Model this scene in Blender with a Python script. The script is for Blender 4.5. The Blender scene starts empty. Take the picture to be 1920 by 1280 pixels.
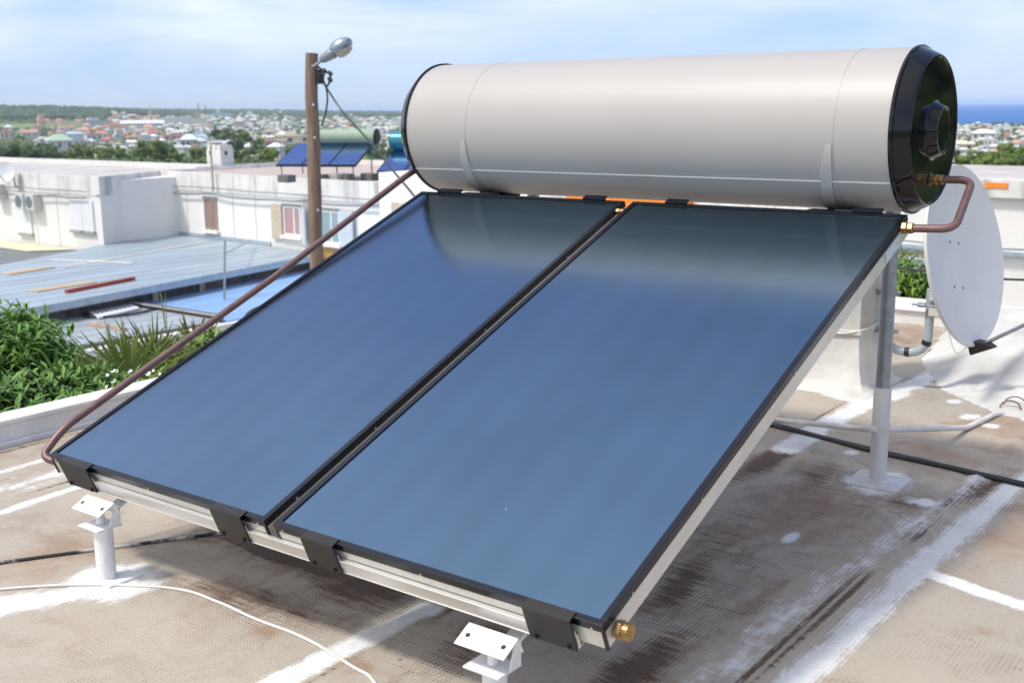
import bpy, math, random
import numpy as np
from mathutils import Vector, Matrix, noise as mnoise
R = math.radians
rnd = random.Random(7)
S = bpy.context.scene
COL = S.collection

# ------------------------------------------------------------------ camera
YAW, PITCH, ROLL, FPX = 0.6472, 0.20362, -0.00982, 2125.9
CAM = Vector((3.20088, -1.83408, 1.04517))
_cy, _sy, _cp, _sp = math.cos(YAW), math.sin(YAW), math.cos(PITCH), math.sin(PITCH)
FWD = Vector((-_sy*_cp, _cy*_cp, -_sp)); _r = Vector((_cy, _sy, 0)); _u = _r.cross(FWD)
RGT = math.cos(ROLL)*_r + math.sin(ROLL)*_u
UP = -math.sin(ROLL)*_r + math.cos(ROLL)*_u
cam_d = bpy.data.cameras.new('camera'); cam = bpy.data.objects.new('camera', cam_d); COL.objects.link(cam)
cam.matrix_world = Matrix(((RGT.x, UP.x, -FWD.x, CAM.x), (RGT.y, UP.y, -FWD.y, CAM.y), (RGT.z, UP.z, -FWD.z, CAM.z), (0, 0, 0, 1)))
cam_d.sensor_width = 36; cam_d.sensor_fit = 'HORIZONTAL'; cam_d.lens = FPX/1920*36
cam_d.clip_start = 0.05; cam_d.clip_end = 120000
cam_d.dof.use_dof = True; cam_d.dof.focus_distance = 3.5; cam_d.dof.aperture_fstop = 5.6
S.camera = cam

# ------------------------------------------------------------------ light
SUNV = Vector((-.33, -.56, 1)).normalized()
SUN_EL = math.asin(SUNV.z); SUN_AZ = math.atan2(SUNV.x, SUNV.y)
sun_d = bpy.data.lights.new('sun', 'SUN'); sun = bpy.data.objects.new('sun', sun_d); COL.objects.link(sun)
sun_d.energy = 2.15; sun_d.angle = R(6.5); sun_d.color = (1, .96, .90)
sun.rotation_euler = (-SUNV).to_track_quat('-Z', 'Y').to_euler()
W = bpy.data.worlds.new('World'); S.world = W; W.use_nodes = True
nt = W.node_tree; nt.nodes.clear()
def N(t, ty, **k):
    n = t.nodes.new(ty)
    for a, b in k.items(): setattr(n, a, b)
    return n
wo = N(nt, 'ShaderNodeOutputWorld'); bg = N(nt, 'ShaderNodeBackground'); bg.inputs['Strength'].default_value = .125
sky = N(nt, 'ShaderNodeTexSky'); sky.sky_type = 'NISHITA'; sky.sun_disc = False
sky.sun_elevation = SUN_EL; sky.sun_rotation = SUN_AZ; sky.altitude = 100; sky.air_density = 1.0; sky.dust_density = .3; sky.ozone_density = 4
tc = N(nt, 'ShaderNodeTexCoord'); mp = N(nt, 'ShaderNodeMapping'); mp.inputs['Scale'].default_value = (1.3, 1.3, 5.5)
mp.inputs['Rotation'].default_value = (.05, -.04, .3)
n1 = N(nt, 'ShaderNodeTexNoise'); n1.inputs['Scale'].default_value = 2.2; n1.inputs['Detail'].default_value = 8; n1.inputs['Roughness'].default_value = .56; n1.inputs['Distortion'].default_value = .5
cr = N(nt, 'ShaderNodeValToRGB'); cr.color_ramp.elements[0].position = .34; cr.color_ramp.elements[1].position = .62
sep = N(nt, 'ShaderNodeSeparateXYZ')
elr = N(nt, 'ShaderNodeMapRange'); elr.inputs['From Min'].default_value = .02; elr.inputs['From Max'].default_value = .12; elr.inputs['To Min'].default_value = .38; elr.inputs['To Max'].default_value = 1
elr2 = N(nt, 'ShaderNodeMapRange'); elr2.inputs['From Min'].default_value = .16; elr2.inputs['From Max'].default_value = .45; elr2.inputs['To Min'].default_value = 1; elr2.inputs['To Max'].default_value = .25
mm = N(nt, 'ShaderNodeMath', operation='MULTIPLY'); mm2 = N(nt, 'ShaderNodeMath', operation='MULTIPLY')
mixc = N(nt, 'ShaderNodeMixRGB'); mixc.inputs['Color2'].default_value = (5.9, 6.3, 6.75, 1)
L = nt.links.new
# a thin veil of high cloud everywhere, thicker streaks through it
tint = N(nt, 'ShaderNodeMixRGB', blend_type='MULTIPLY'); tint.inputs['Fac'].default_value = 1; tint.inputs['Color2'].default_value = (.84, .93, 1.2, 1)
veil = N(nt, 'ShaderNodeMixRGB'); veil.inputs['Fac'].default_value = .72; veil.inputs['Color2'].default_value = (2.75, 3.75, 5.5, 1)
L(tc.outputs['Generated'], mp.inputs['Vector']); L(mp.outputs[0], n1.inputs['Vector']); L(n1.outputs['Fac'], cr.inputs[0])
L(tc.outputs['Generated'], sep.inputs[0]); L(sep.outputs['Z'], elr.inputs['Value']); L(sep.outputs['Z'], elr2.inputs['Value'])
L(cr.outputs[0], mm.inputs[0]); L(elr.outputs[0], mm.inputs[1]); L(mm.outputs[0], mm2.inputs[0]); L(elr2.outputs[0], mm2.inputs[1])
L(sky.outputs[0], tint.inputs['Color1']); L(tint.outputs[0], veil.inputs['Color1']); L(veil.outputs[0], mixc.inputs['Color1']); L(mm2.outputs[0], mixc.inputs['Fac'])
# bright veil of thin cloud round the sun
dot = N(nt, 'ShaderNodeVectorMath', operation='DOT_PRODUCT'); dot.inputs[1].default_value = SUNV; L(tc.outputs['Generated'], dot.inputs[0])
au = N(nt, 'ShaderNodeMapRange', interpolation_type='SMOOTHSTEP'); au.inputs['From Min'].default_value = .35; au.inputs['From Max'].default_value = 1.05; L(dot.outputs['Value'], au.inputs['Value'])
mau = N(nt, 'ShaderNodeMixRGB'); mau.inputs['Color2'].default_value = (9.5, 9.2, 8.8, 1); L(au.outputs[0], mau.inputs['Fac']); L(mixc.outputs[0], mau.inputs['Color1'])
vz = N(nt, 'ShaderNodeMapRange'); vz.inputs['From Min'].default_value = .14; vz.inputs['From Max'].default_value = .55; vz.inputs['To Min'].default_value = .72; vz.inputs['To Max'].default_value = .0; L(sep.outputs['Z'], vz.inputs['Value']); L(vz.outputs[0], veil.inputs['Fac'])
L(mau.outputs[0], bg.inputs['Color']); L(bg.outputs[0], wo.inputs['Surface'])
S.view_settings.view_transform = 'Standard'; S.view_settings.look = 'None'; S.view_settings.gamma = 1
S.view_settings.exposure = 0.45
S.cycles.max_bounces = 8; S.cycles.volume_bounces = 1; S.cycles.volume_max_steps = 64

# ------------------------------------------------------------------ helpers
def at(x, y, D):
    """point seen at x, y of the 1920 px photograph, D metres away on the map"""
    d = FWD + RGT*((x-960)/FPX) - UP*((y-640)/FPX)
    return CAM + d*(D/math.hypot(d.x, d.y))
def tag(o, label=None, cat=None, group=None, kind=None):
    if label: o['label'] = label
    if cat: o['category'] = cat
    if group: o['group'] = group
    if kind: o['kind'] = kind
    return o
def thing(name, label, cat, loc=(0, 0, 0), rz=0, group=None):
    o = bpy.data.objects.new(name, None); COL.objects.link(o); o.location = loc; o.rotation_euler = (0, 0, rz)
    o.empty_display_size = .1
    return tag(o, label, cat, group)
class MB:
    def __init__(s): s.v = []; s.f = []; s.m = []; s.mi = 0
    def add(s, vs, fs):
        b = len(s.v); s.v += [tuple(v) for v in vs]; s.f += [tuple(i+b for i in f) for f in fs]; s.m += [s.mi]*len(fs); return s
    def box(s, a, b, M=None):
        x0, y0, z0 = a; x1, y1, z1 = b
        vs = [Vector(q) for q in ((x0,y0,z0),(x1,y0,z0),(x1,y1,z0),(x0,y1,z0),(x0,y0,z1),(x1,y0,z1),(x1,y1,z1),(x0,y1,z1))]
        if M is not None: vs = [M @ q for q in vs]
        return s.add(vs, [(0,3,2,1),(4,5,6,7),(0,1,5,4),(1,2,6,5),(2,3,7,6),(3,0,4,7)])
    def prism(s, poly, z0, z1):
        n = len(poly)
        vs = [(x, y, z0) for x, y in poly]+[(x, y, z1) for x, y in poly]
        return s.add(vs, [tuple(range(n-1, -1, -1)), tuple(range(n, 2*n))]+[(i, (i+1) % n, n+(i+1) % n, n+i) for i in range(n)])
    def tube(s, pts, r, seg=12, caps=True):
        pts = [Vector(p) for p in pts]; rs = r if isinstance(r, (list, tuple)) else [r]*len(pts)
        t = (pts[1]-pts[0]).normalized(); a = t.orthogonal().normalized(); b0 = len(s.v); vs = []
        for i, p in enumerate(pts):
            t2 = (pts[min(i+1, len(pts)-1)]-pts[max(i-1, 0)]).normalized()
            a = (a - t2*a.dot(t2)).normalized(); c = t2.cross(a)
            for k in range(seg):
                an = 2*math.pi*k/seg; vs.append(p+(a*math.cos(an)+c*math.sin(an))*rs[i])
        fs = []
        for i in range(len(pts)-1):
            for k in range(seg):
                k2 = (k+1) % seg; fs.append((i*seg+k, i*seg+k2, (i+1)*seg+k2, (i+1)*seg+k))
        if caps: fs += [tuple(range(seg-1, -1, -1)), tuple((len(pts)-1)*seg+k for k in range(seg))]
        return s.add(vs, fs)
    def lathe(s, prof, M, seg=64, close=False, a0=0, a1=2*math.pi):
        """prof: (axial, radius); axis = local x"""
        full = abs(a1-a0-2*math.pi) < 1e-6; vs = []; fs = []; n = seg if full else seg+1
        for (x, r) in prof:
            for k in range(n):
                an = a0+(a1-a0)*k/seg; vs.append(M @ Vector((x, r*math.cos(an), r*math.sin(an))))
        for i in range(len(prof)-1+(1 if close else 0)):
            j = (i+1) % len(prof)
            for k in range(seg):
                k2 = (k+1) % n; fs.append((i*n+k, i*n+k2, j*n+k2, j*n+k))
        return s.add(vs, fs)
    def build(s, name, mat, parent=None, smooth=False, bevel=0, angle=35):
        me = bpy.data.meshes.new(name); me.from_pydata(s.v, [], s.f); me.update()
        for m in (mat if isinstance(mat, (list, tuple)) else [mat]): me.materials.append(m)
        if any(s.m): me.polygons.foreach_set('material_index', s.m)
        o = bpy.data.objects.new(name, me); COL.objects.link(o)
        if smooth:
            me.polygons.foreach_set('use_smooth', [True]*len(s.f))
            if angle < 180: me.set_sharp_from_angle(angle=R(angle))
        if bevel:
            b = o.modifiers.new('bevel', 'BEVEL'); b.width = bevel; b.segments = 2; b.limit_method = 'ANGLE'; b.angle_limit = R(40)
        if parent is not None:
            o.parent = parent
            if parent.type == 'EMPTY' and not parent.get('_loc'): o.location = -Vector(parent.location)
        return o
def fillet(pts, rad, n=7):
    pts = [Vector(p) for p in pts]; out = [pts[0]]
    for i in range(1, len(pts)-1):
        p, a, b = pts[i], pts[i-1], pts[i+1]; da = (a-p); db = (b-p)
        rr = min(rad, da.length*.49, db.length*.49); A = p+da.normalized()*rr; B = p+db.normalized()*rr
        for k in range(n+1):
            t = k/n; out.append(A*(1-t)**2+p*2*t*(1-t)+B*t*t)
    out.append(pts[-1]); return out
def smoothpath(pts, n=8):
    pts = [Vector(p) for p in pts]; P = [pts[0]*2-pts[1]]+pts+[pts[-1]*2-pts[-2]]; out = []
    for i in range(1, len(P)-2):
        for k in range(n):
            t = k/n; a, b, c, d = P[i-1:i+3]
            out.append(.5*((2*b)+(c-a)*t+(2*a-5*b+4*c-d)*t*t+(3*b-a-3*c+d)*t**3))
    out.append(pts[-1]); return out

# ------------------------------------------------------------------ materials
def mk(name, col, rough=.6, metal=0, var=.12, scale=4, bump=0, bscale=60, coat=0, spec=.5, streak=0, col2=None, stretch=(1, 1, 1), croughness=.1):
    m = bpy.data.materials.new(name); m.use_nodes = True; t = m.node_tree; b = t.nodes['Principled BSDF']; l = t.links.new
    b.inputs['Roughness'].default_value = rough; b.inputs['Metallic'].default_value = metal
    b.inputs['Specular IOR Level'].default_value = spec; b.inputs['Coat Weight'].default_value = coat; b.inputs['Coat Roughness'].default_value = croughness
    g = N(t, 'ShaderNodeNewGeometry'); mpn = N(t, 'ShaderNodeMapping'); mpn.inputs['Scale'].default_value = stretch
    l(g.outputs['Position'], mpn.inputs['Vector'])
    n = N(t, 'ShaderNodeTexNoise'); n.inputs['Scale'].default_value = scale; n.inputs['Detail'].default_value = 6; n.inputs['Roughness'].default_value = .6
    l(mpn.outputs[0], n.inputs['Vector'])
    rp = N(t, 'ShaderNodeMapRange'); rp.inputs['From Min'].default_value = .3; rp.inputs['From Max'].default_value = .7; l(n.outputs['Fac'], rp.inputs['Value'])
    mx = N(t, 'ShaderNodeMixRGB'); c2 = col2 or tuple(c*(1-var*2) for c in col)
    mx.inputs['Color1'].default_value = (*col, 1); mx.inputs['Color2'].default_value = (*c2, 1)
    if col2 is None: mx.inputs['Color1'].default_value = (*[min(1, c*(1+var*.5)) for c in col], 1)
    l(rp.outputs[0], mx.inputs['Fac']); out = mx.outputs[0]
    if streak:
        mp2 = N(t, 'ShaderNodeMapping'); mp2.inputs['Scale'].default_value = (1, 1, .12); l(g.outputs['Position'], mp2.inputs['Vector'])
        ns = N(t, 'ShaderNodeTexNoise'); ns.inputs['Scale'].default_value = 2.6; ns.inputs['Detail'].default_value = 7; ns.inputs['Roughness'].default_value = .7; l(mp2.outputs[0], ns.inputs['Vector'])
        r2 = N(t, 'ShaderNodeMapRange'); r2.inputs['From Min'].default_value = .5; r2.inputs['From Max'].default_value = .72; l(ns.outputs['Fac'], r2.inputs['Value'])
        ml = N(t, 'ShaderNodeMath', operation='MULTIPLY'); ml.inputs[1].default_value = streak; l(r2.outputs[0], ml.inputs[0])
        m2 = N(t, 'ShaderNodeMixRGB'); m2.inputs['Color2'].default_value = (.2, .19, .17, 1); l(ml.outputs[0], m2.inputs['Fac']); l(out, m2.inputs['Color1']); out = m2.outputs[0]
    l(out, b.inputs['Base Color'])
    if bump:
        nb = N(t, 'ShaderNodeTexNoise'); nb.inputs['Scale'].default_value = bscale; nb.inputs['Detail'].default_value = 5; l(mpn.outputs[0], nb.inputs['Vector'])
        bu = N(t, 'ShaderNodeBump'); bu.inputs['Strength'].default_value = bump; bu.inputs['Distance'].default_value = .01; l(nb.outputs['Fac'], bu.inputs['Height']); l(bu.outputs[0], b.inputs['Normal'])
    return m
M = {}
M['black'] = mk('black_anodised', (.007, .009, .016), .25, 0, .1, spec=.4)
M['blackdark'] = mk('black_bracket', (.03, .028, .027), .45, .2, .15, spec=.4)
M['alu'] = mk('aluminium', (.74, .73, .70), .38, .75, .06, 14, stretch=(.2, 1, 1))
M['casing'] = mk('casing_sheet', (.72, .70, .66), .42, .6, .05, 9)
M['tank'] = mk('tank_enamel', (.435, .413, .395), .46, .05, .015, 3, spec=.3)
M['strap'] = mk('tank_strap', (.56, .52, .485), .45, .2, .03, 5)
M['seam'] = mk('tank_seam', (.42, .40, .39), .5, .1, .02)
M['frame_seam'] = mk('painted_lap_highlight', (.80, .79, .78), .4, .1, .03)  # the tank lap's white highlight, painted in as a paler colour
M['cap'] = mk('glossy_black_plastic', (.005, .0055, .008), .06, 0, .05, 5, spec=.4)
M['brass'] = mk('brass', (.50, .32, .14), .42, 1, .25, 60)
M['copper'] = mk('old_copper', (.23, .13, .115), .42, .35, .2, 25, col2=(.14, .09, .088), bump=.05)
M['white_paint'] = mk('white_painted_steel', (.80, .80, .79), .5, 0, .06, 20, bump=.25, bscale=90)
M['post_paint'] = mk('brushed_white_paint', (.70, .69, .67), .6, 0, .1, 18, bump=.35, bscale=70, stretch=(1, 1, .3))
M['galv'] = mk('galvanised_steel', (.36, .39, .42), .42, .7, .22, 30, col2=(.24, .27, .30))
M['hole'] = mk('dark_hole', (.03, .03, .03), .8)
M['screw'] = mk('screw_steel', (.6, .56, .5), .3, 1, .1)
M['pvc'] = mk('grey_pvc', (.40, .47, .50), .4, 0, .06, 10)
M['tape'] = mk('black_tape', (.02, .02, .022), .5)
M['dish'] = mk('dish_paint', (.72, .72, .715), .45, 0, .03, 6)
M['dishrim'] = mk('dish_rim', (.66, .66, .63), .5, 0, .04)
M['plaster'] = mk('white_plaster', (.81, .785, .745), .85, 0, .03, 1.4, bump=.3, bscale=12, streak=.0)
M['stained'] = mk('weathered_white_plaster', (.79, .765, .725), .85, 0, .1, 1.0, bump=.3, bscale=12, streak=.85)
M['curb'] = mk('curb_paint', (.74, .73, .70), .8, 0, .08, 5, bump=.4, bscale=40, streak=.12)
M['membrane_w'] = mk('white_membrane', (.66, .64, .59), .8, 0, .16, 3, bump=.6, bscale=16)
M['wood'] = mk('weathered_pole_wood', (.31, .215, .16), .85, 0, .3, 3, col2=(.13, .08, .055), bump=.8, bscale=14, stretch=(6, 6, .5))
M['cable_k'] = mk('black_cable', (.025, .028, .032), .45, 0, .2)
M['cable_w'] = mk('white_cable', (.72, .70, .66), .5, 0, .08, 12)
M['chip'] = mk('cable_paint_splash', (.6, .6, .58), .7, 0, .2, 40)
def two_tone(name, c1, c2, lo, hi, scale, metal=0, rough=.6, stretch=(1, 1, 1)):
    m = mk(name, c1, rough, metal, col2=c2, scale=scale, stretch=stretch)
    for n in m.node_tree.nodes:
        if n.type == 'MAP_RANGE': n.inputs['From Min'].default_value = lo; n.inputs['From Max'].default_value = hi
    return m
M['cable_p'] = two_tone('splashed_black_cable', (.03, .03, .033), (.55, .55, .53), .52, .6, 7)
# solar glass: selective dark absorber under textured solar glass
def solar(name, base=(.115, .212, .315), fin=7.2, axis=True):
    m = bpy.data.materials.new(name); m.use_nodes = True; t = m.node_tree; b = t.nodes['Principled BSDF']; l = t.links.new
    b.inputs['Metallic'].default_value = 1.0; b.inputs['Roughness'].default_value = .15
    b.inputs['Coat Weight'].default_value = .6; b.inputs['Coat Roughness'].default_value = .12
    tc = N(t, 'ShaderNodeTexCoord'); sp = N(t, 'ShaderNodeSeparateXYZ'); l(tc.outputs['Object'], sp.inputs[0])
    mu = N(t, 'ShaderNodeMath', operation='MULTIPLY'); mu.inputs[1].default_value = fin*2*math.pi; l(sp.outputs['X'], mu.inputs[0])
    si = N(t, 'ShaderNodeMath', operation='SINE'); l(mu.outputs[0], si.inputs[0])
    n = N(t, 'ShaderNodeTexNoise'); n.inputs['Scale'].default_value = 2.2; n.inputs['Detail'].default_value = 4; l(tc.outputs['Object'], n.inputs['Vector'])
    ad = N(t, 'ShaderNodeMath', operation='MULTIPLY_ADD'); ad.inputs[1].default_value = .065; l(si.outputs[0], ad.inputs[0]); l(n.outputs['Fac'], ad.inputs[2])
    rp = N(t, 'ShaderNodeMapRange'); rp.inputs['From Min'].default_value = .25; rp.inputs['From Max'].default_value = .75; l(ad.outputs[0], rp.inputs['Value'])
    mx = N(t, 'ShaderNodeMixRGB'); mx.inputs['Color1'].default_value = (*[c*1.1 for c in base], 1); mx.inputs['Color2'].default_value = (*[c*.88 for c in base], 1); l(rp.outputs[0], mx.inputs['Fac'])
    # dust specks
    vo = N(t, 'ShaderNodeTexVoronoi'); vo.inputs['Scale'].default_value = 9; l(tc.outputs['Object'], vo.inputs['Vector'])
    le = N(t, 'ShaderNodeMath', operation='LESS_THAN'); le.inputs[1].default_value = .018; l(vo.outputs['Distance'], le.inputs[0])
    m3 = N(t, 'ShaderNodeMixRGB'); m3.inputs['Color2'].default_value = (.75, .78, .8, 1); l(le.outputs[0], m3.inputs['Fac']); l(mx.outputs[0], m3.inputs['Color1']); l(m3.outputs[0], b.inputs['Base Color'])
    fn = N(t, 'ShaderNodeTexNoise'); fn.inputs['Scale'].default_value = 420; l(tc.outputs['Object'], fn.inputs['Vector'])
    bu = N(t, 'ShaderNodeBump'); bu.inputs['Strength'].default_value = .10; bu.inputs['Distance'].default_value = .002; l(fn.outputs['Fac'], bu.inputs['Height']); l(bu.outputs[0], b.inputs['Normal'])
    return m
M['solar'] = solar('solar_glass')
M['solar_far'] = solar('solar_glass_blue', (.10, .22, .50))

# ------------------------------------------------------------------ our roof
G = -.351
def seg_d(X, Y, a, b):
    ax, ay = a; bx, by = b; dx, dy = bx-ax, by-ay; t = np.clip(((X-ax)*dx+(Y-ay)*dy)/(dx*dx+dy*dy+1e-12), 0, 1)
    return np.hypot(X-ax-t*dx, Y-ay-t*dy)
def poly_d(X, Y, pts):
    d = seg_d(X, Y, pts[0], pts[1])
    for i in range(1, len(pts)-1): d = np.minimum(d, seg_d(X, Y, pts[i], pts[i+1]))
    return d
def blob(X, Y, cx, cy, rx, ry, rot=0):
    c, s_ = math.cos(R(rot)), math.sin(R(rot)); dx = X-cx; dy = Y-cy
    return np.exp(-(((dx*c+dy*s_)/rx)**2+((-dx*s_+dy*c)/ry)**2))
xs = np.concatenate([np.linspace(-1.34, 3.2, 250), np.linspace(3.3, 9, 20)]); ys = np.concatenate([np.linspace(-5, -1.1, 18), np.linspace(-1.05, 5.5, 350)])
X, Y = np.meshgrid(xs, ys, indexing='xy'); nx, ny = len(xs), len(ys)
def f_up(x, y):
    """how far a point lies inside the sloping upstand at the back right"""
    foot = np.interp(x, [1.15, 1.31, 1.6, 1.96, 2.1, 2.6, 4], [5.4, 4.35, 3.78, 3.44, 3.42, 3.5, 3.7])
    return y-foot
Zb = G + .004*np.sin(X*1.7+.4)*np.cos(Y*1.3) + .012*np.clip(1-np.abs(X-2.13)/.035, 0, 1)*(Y < 3.2) - .006*np.clip(1-np.abs(X-2.08)/.02, 0, 1) + .005*np.clip(1-np.abs(X+.72)/.1, 0, 1)
paint = np.full_like(X, -1.0)
def strip(pts, hw, amp=1.0):
    global paint; paint = np.maximum(paint, amp*(1-poly_d(X, Y, pts)/hw))
strip([(2.19, -3), (2.2, .5), (2.22, 1.47), (2.27, 2.5), (2.36, 3.0)], .068, .88)
strip([(1.99, .2), (2.02, .6), (2.04, 1.2), (2.1, 1.9), (2.13, 2.6)], .09, .36)
strip([(2.24, 1.50), (2.45, 1.44), (3.2, 1.30)], .045, 1.3)
strip([(1.39, 2.45), (1.37, 2.95), (1.40, 3.4), (1.45, 3.85), (1.5, 4.25)], .085, 1.05)
strip([(1.02, 3.62), (1.25, 3.42), (1.38, 3.40), (1.45, 3.62)], .1, 1.1)
strip([(1.15, -.9), (1.165, -.12), (1.18, .2), (1.19, .42)], .06, 1.1)
strip([(-.57, .0), (-.6, .42), (-.60, .7), (-.6, 2.5)], .04, .75)
strip([(-.80, .1), (-.82, .6), (-.8, 2.5)], .12, .4)
strip([(-1.0, .0), (-1.05, .9)], .04, .55)
strip([(.05, -.45), (.23, -.2), (.3, -.04)], .10, .9)
paint = np.maximum(paint, 1.5*(1-np.hypot((X-.29)/.19, (Y-.0)/.17)))
paint = np.maximum(paint, 1.2*(1-np.hypot((X-1.84)/.15, (Y-2.24)/.19)))
paint = np.maximum(paint, 1.3*(1-np.hypot((X-1.75)/.13, (Y+.02)/.12)))
paint = np.maximum(paint, 1.1*(1-np.hypot((X-1.806)/.035, (Y-1.53)/.085)))
paint = np.maximum(paint, .9*(1-np.hypot((X-2.05)/.09, (Y-2.12)/.07)))
for (a, b, c) in ((1.86, 3.38, .07), (1.72, 3.62, .06), (1.62, 2.55, .05), (1.98, 3.28, .05), (2.3, 3.0, .12), (2.45, 2.6, .1)): paint = np.maximum(paint, .9*(1-np.hypot((X-a)/c, (Y-b)/(c*1.2))))
stain = np.zeros_like(X)
for a in ((1.385, 2.28, .07, .36, 0, 1.1), (1.62, 2.2, .12, .25, 20, .62), (2.17, 2.38, .07, .26, -10, .95), (2.02, 2.08, .1, .16, 0, .72), (1.68, 1.02, .07, .35, 10, .85),
          (1.85, .5, .08, .22, 0, 1.05), (1.6, 1.3, .15, .5, 0, .5), (.55, .48, .5, .13, -6, 1.15), (.95, .42, .2, .14, 0, 1.0), (.3, .42, .18, .08, 30, .7), (.75, .17, .38, .10, 8, .72), (1.2, .36, .035, .25, 0, .9),
          (1.45, .35, .12, .25, 0, .6), (1.0, 1.2, .5, .6, 0, .7), (1.78, 1.1, .22, .8, 0, .36), (1.75, 2.0, .3, .4, 0, .45), (2.55, 2.4, .2, .2, 0, .45), (1.7, 1.9, .2, .3, 0, .42), (1.05, 4.7, .25, .5, 0, .35), (2.08, 3.52, .16, .04, -10, 1.0), (1.93, 1.0, .05, .4, 0, .5), (1.5, -.1, .2, .2, 0, .45)):
    stain = np.maximum(stain, a[5]*blob(X, Y, *a[:5]))
for pts, w_, am in (([(2.085, .2), (2.09, 1.2), (2.10, 1.8), (2.15, 2.5)], .012, 1.25), ([(2.12, .3), (2.125, 1.3), (2.15, 2.0)], .006, 1.2), ([(1.235, -.1), (1.24, .3), (1.26, .8)], .010, 1.2), ([(1.215, .0), (1.22, .5)], .005, 1.2), ([(-.92, -.2), (-.93, .7), (-.9, 1.5)], .010, 1.0), ([(-.67, -.2), (-.69, .8)], .006, 1.0), ([(1.31, 2.6), (1.30, 3.3)], .008, .9), ([(-1.28, -2), (-1.27, 1.5)], .03, .8)):
    stain = np.maximum(stain, am*(1-poly_d(X, Y, pts)/w_))
rust = np.zeros_like(X)
for a in ((-.03, .0, .25, .3, 0, .55), (.1, .55, .3, .15, 0, .4), (1.73, 1.77, .22, .45, 0, .75), (2.4, 2.0, .14, .4, 0, .8), (2.06, 3.3, .3, .35, 0, .6), (1.78, 3.1, .2, .3, 0, .35), (.93, .05, .06, .03, 0, 1.0), (1.16, .0, .05, .03, 20, 1.05), (1.28, .06, .08, .025, 0, .9),
          (2.05, .5, .05, .03, 0, .6), (2.5, 1.2, .1, .04, 0, .5), (1.9, 2.7, .4, .3, 0, .55), (.95, 5.0, .3, .5, 0, .75), (.5, -.25, .2, .1, 0, .3), (1.93, .43, .1, .06, 0, .6), (-1.15, .9, .15, .5, 0, .6)):
    rust = np.maximum(rust, a[5]*blob(X, Y, *a[:5]))
me = bpy.data.meshes.new('roof_floor'); vs = np.stack([X, Y, Zb], -1).reshape(-1, 3)
idx = np.arange(nx*ny).reshape(ny, nx); fc = np.stack([idx[:-1, :-1], idx[:-1, 1:], idx[1:, 1:], idx[1:, :-1]], -1).reshape(-1, 4)
me.from_pydata(vs.tolist(), [], fc.tolist())
for nm, arr in (('paint', paint), ('stain', stain), ('rust', rust)):
    a = me.attributes.new(nm, 'FLOAT', 'POINT'); a.data.foreach_set('value', arr.astype(np.float32).ravel())
me.polygons.foreach_set('use_smooth', [True]*len(fc))
floor = bpy.data.objects.new('roof_floor', me); COL.objects.link(floor); tag(floor, kind='structure')
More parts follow.
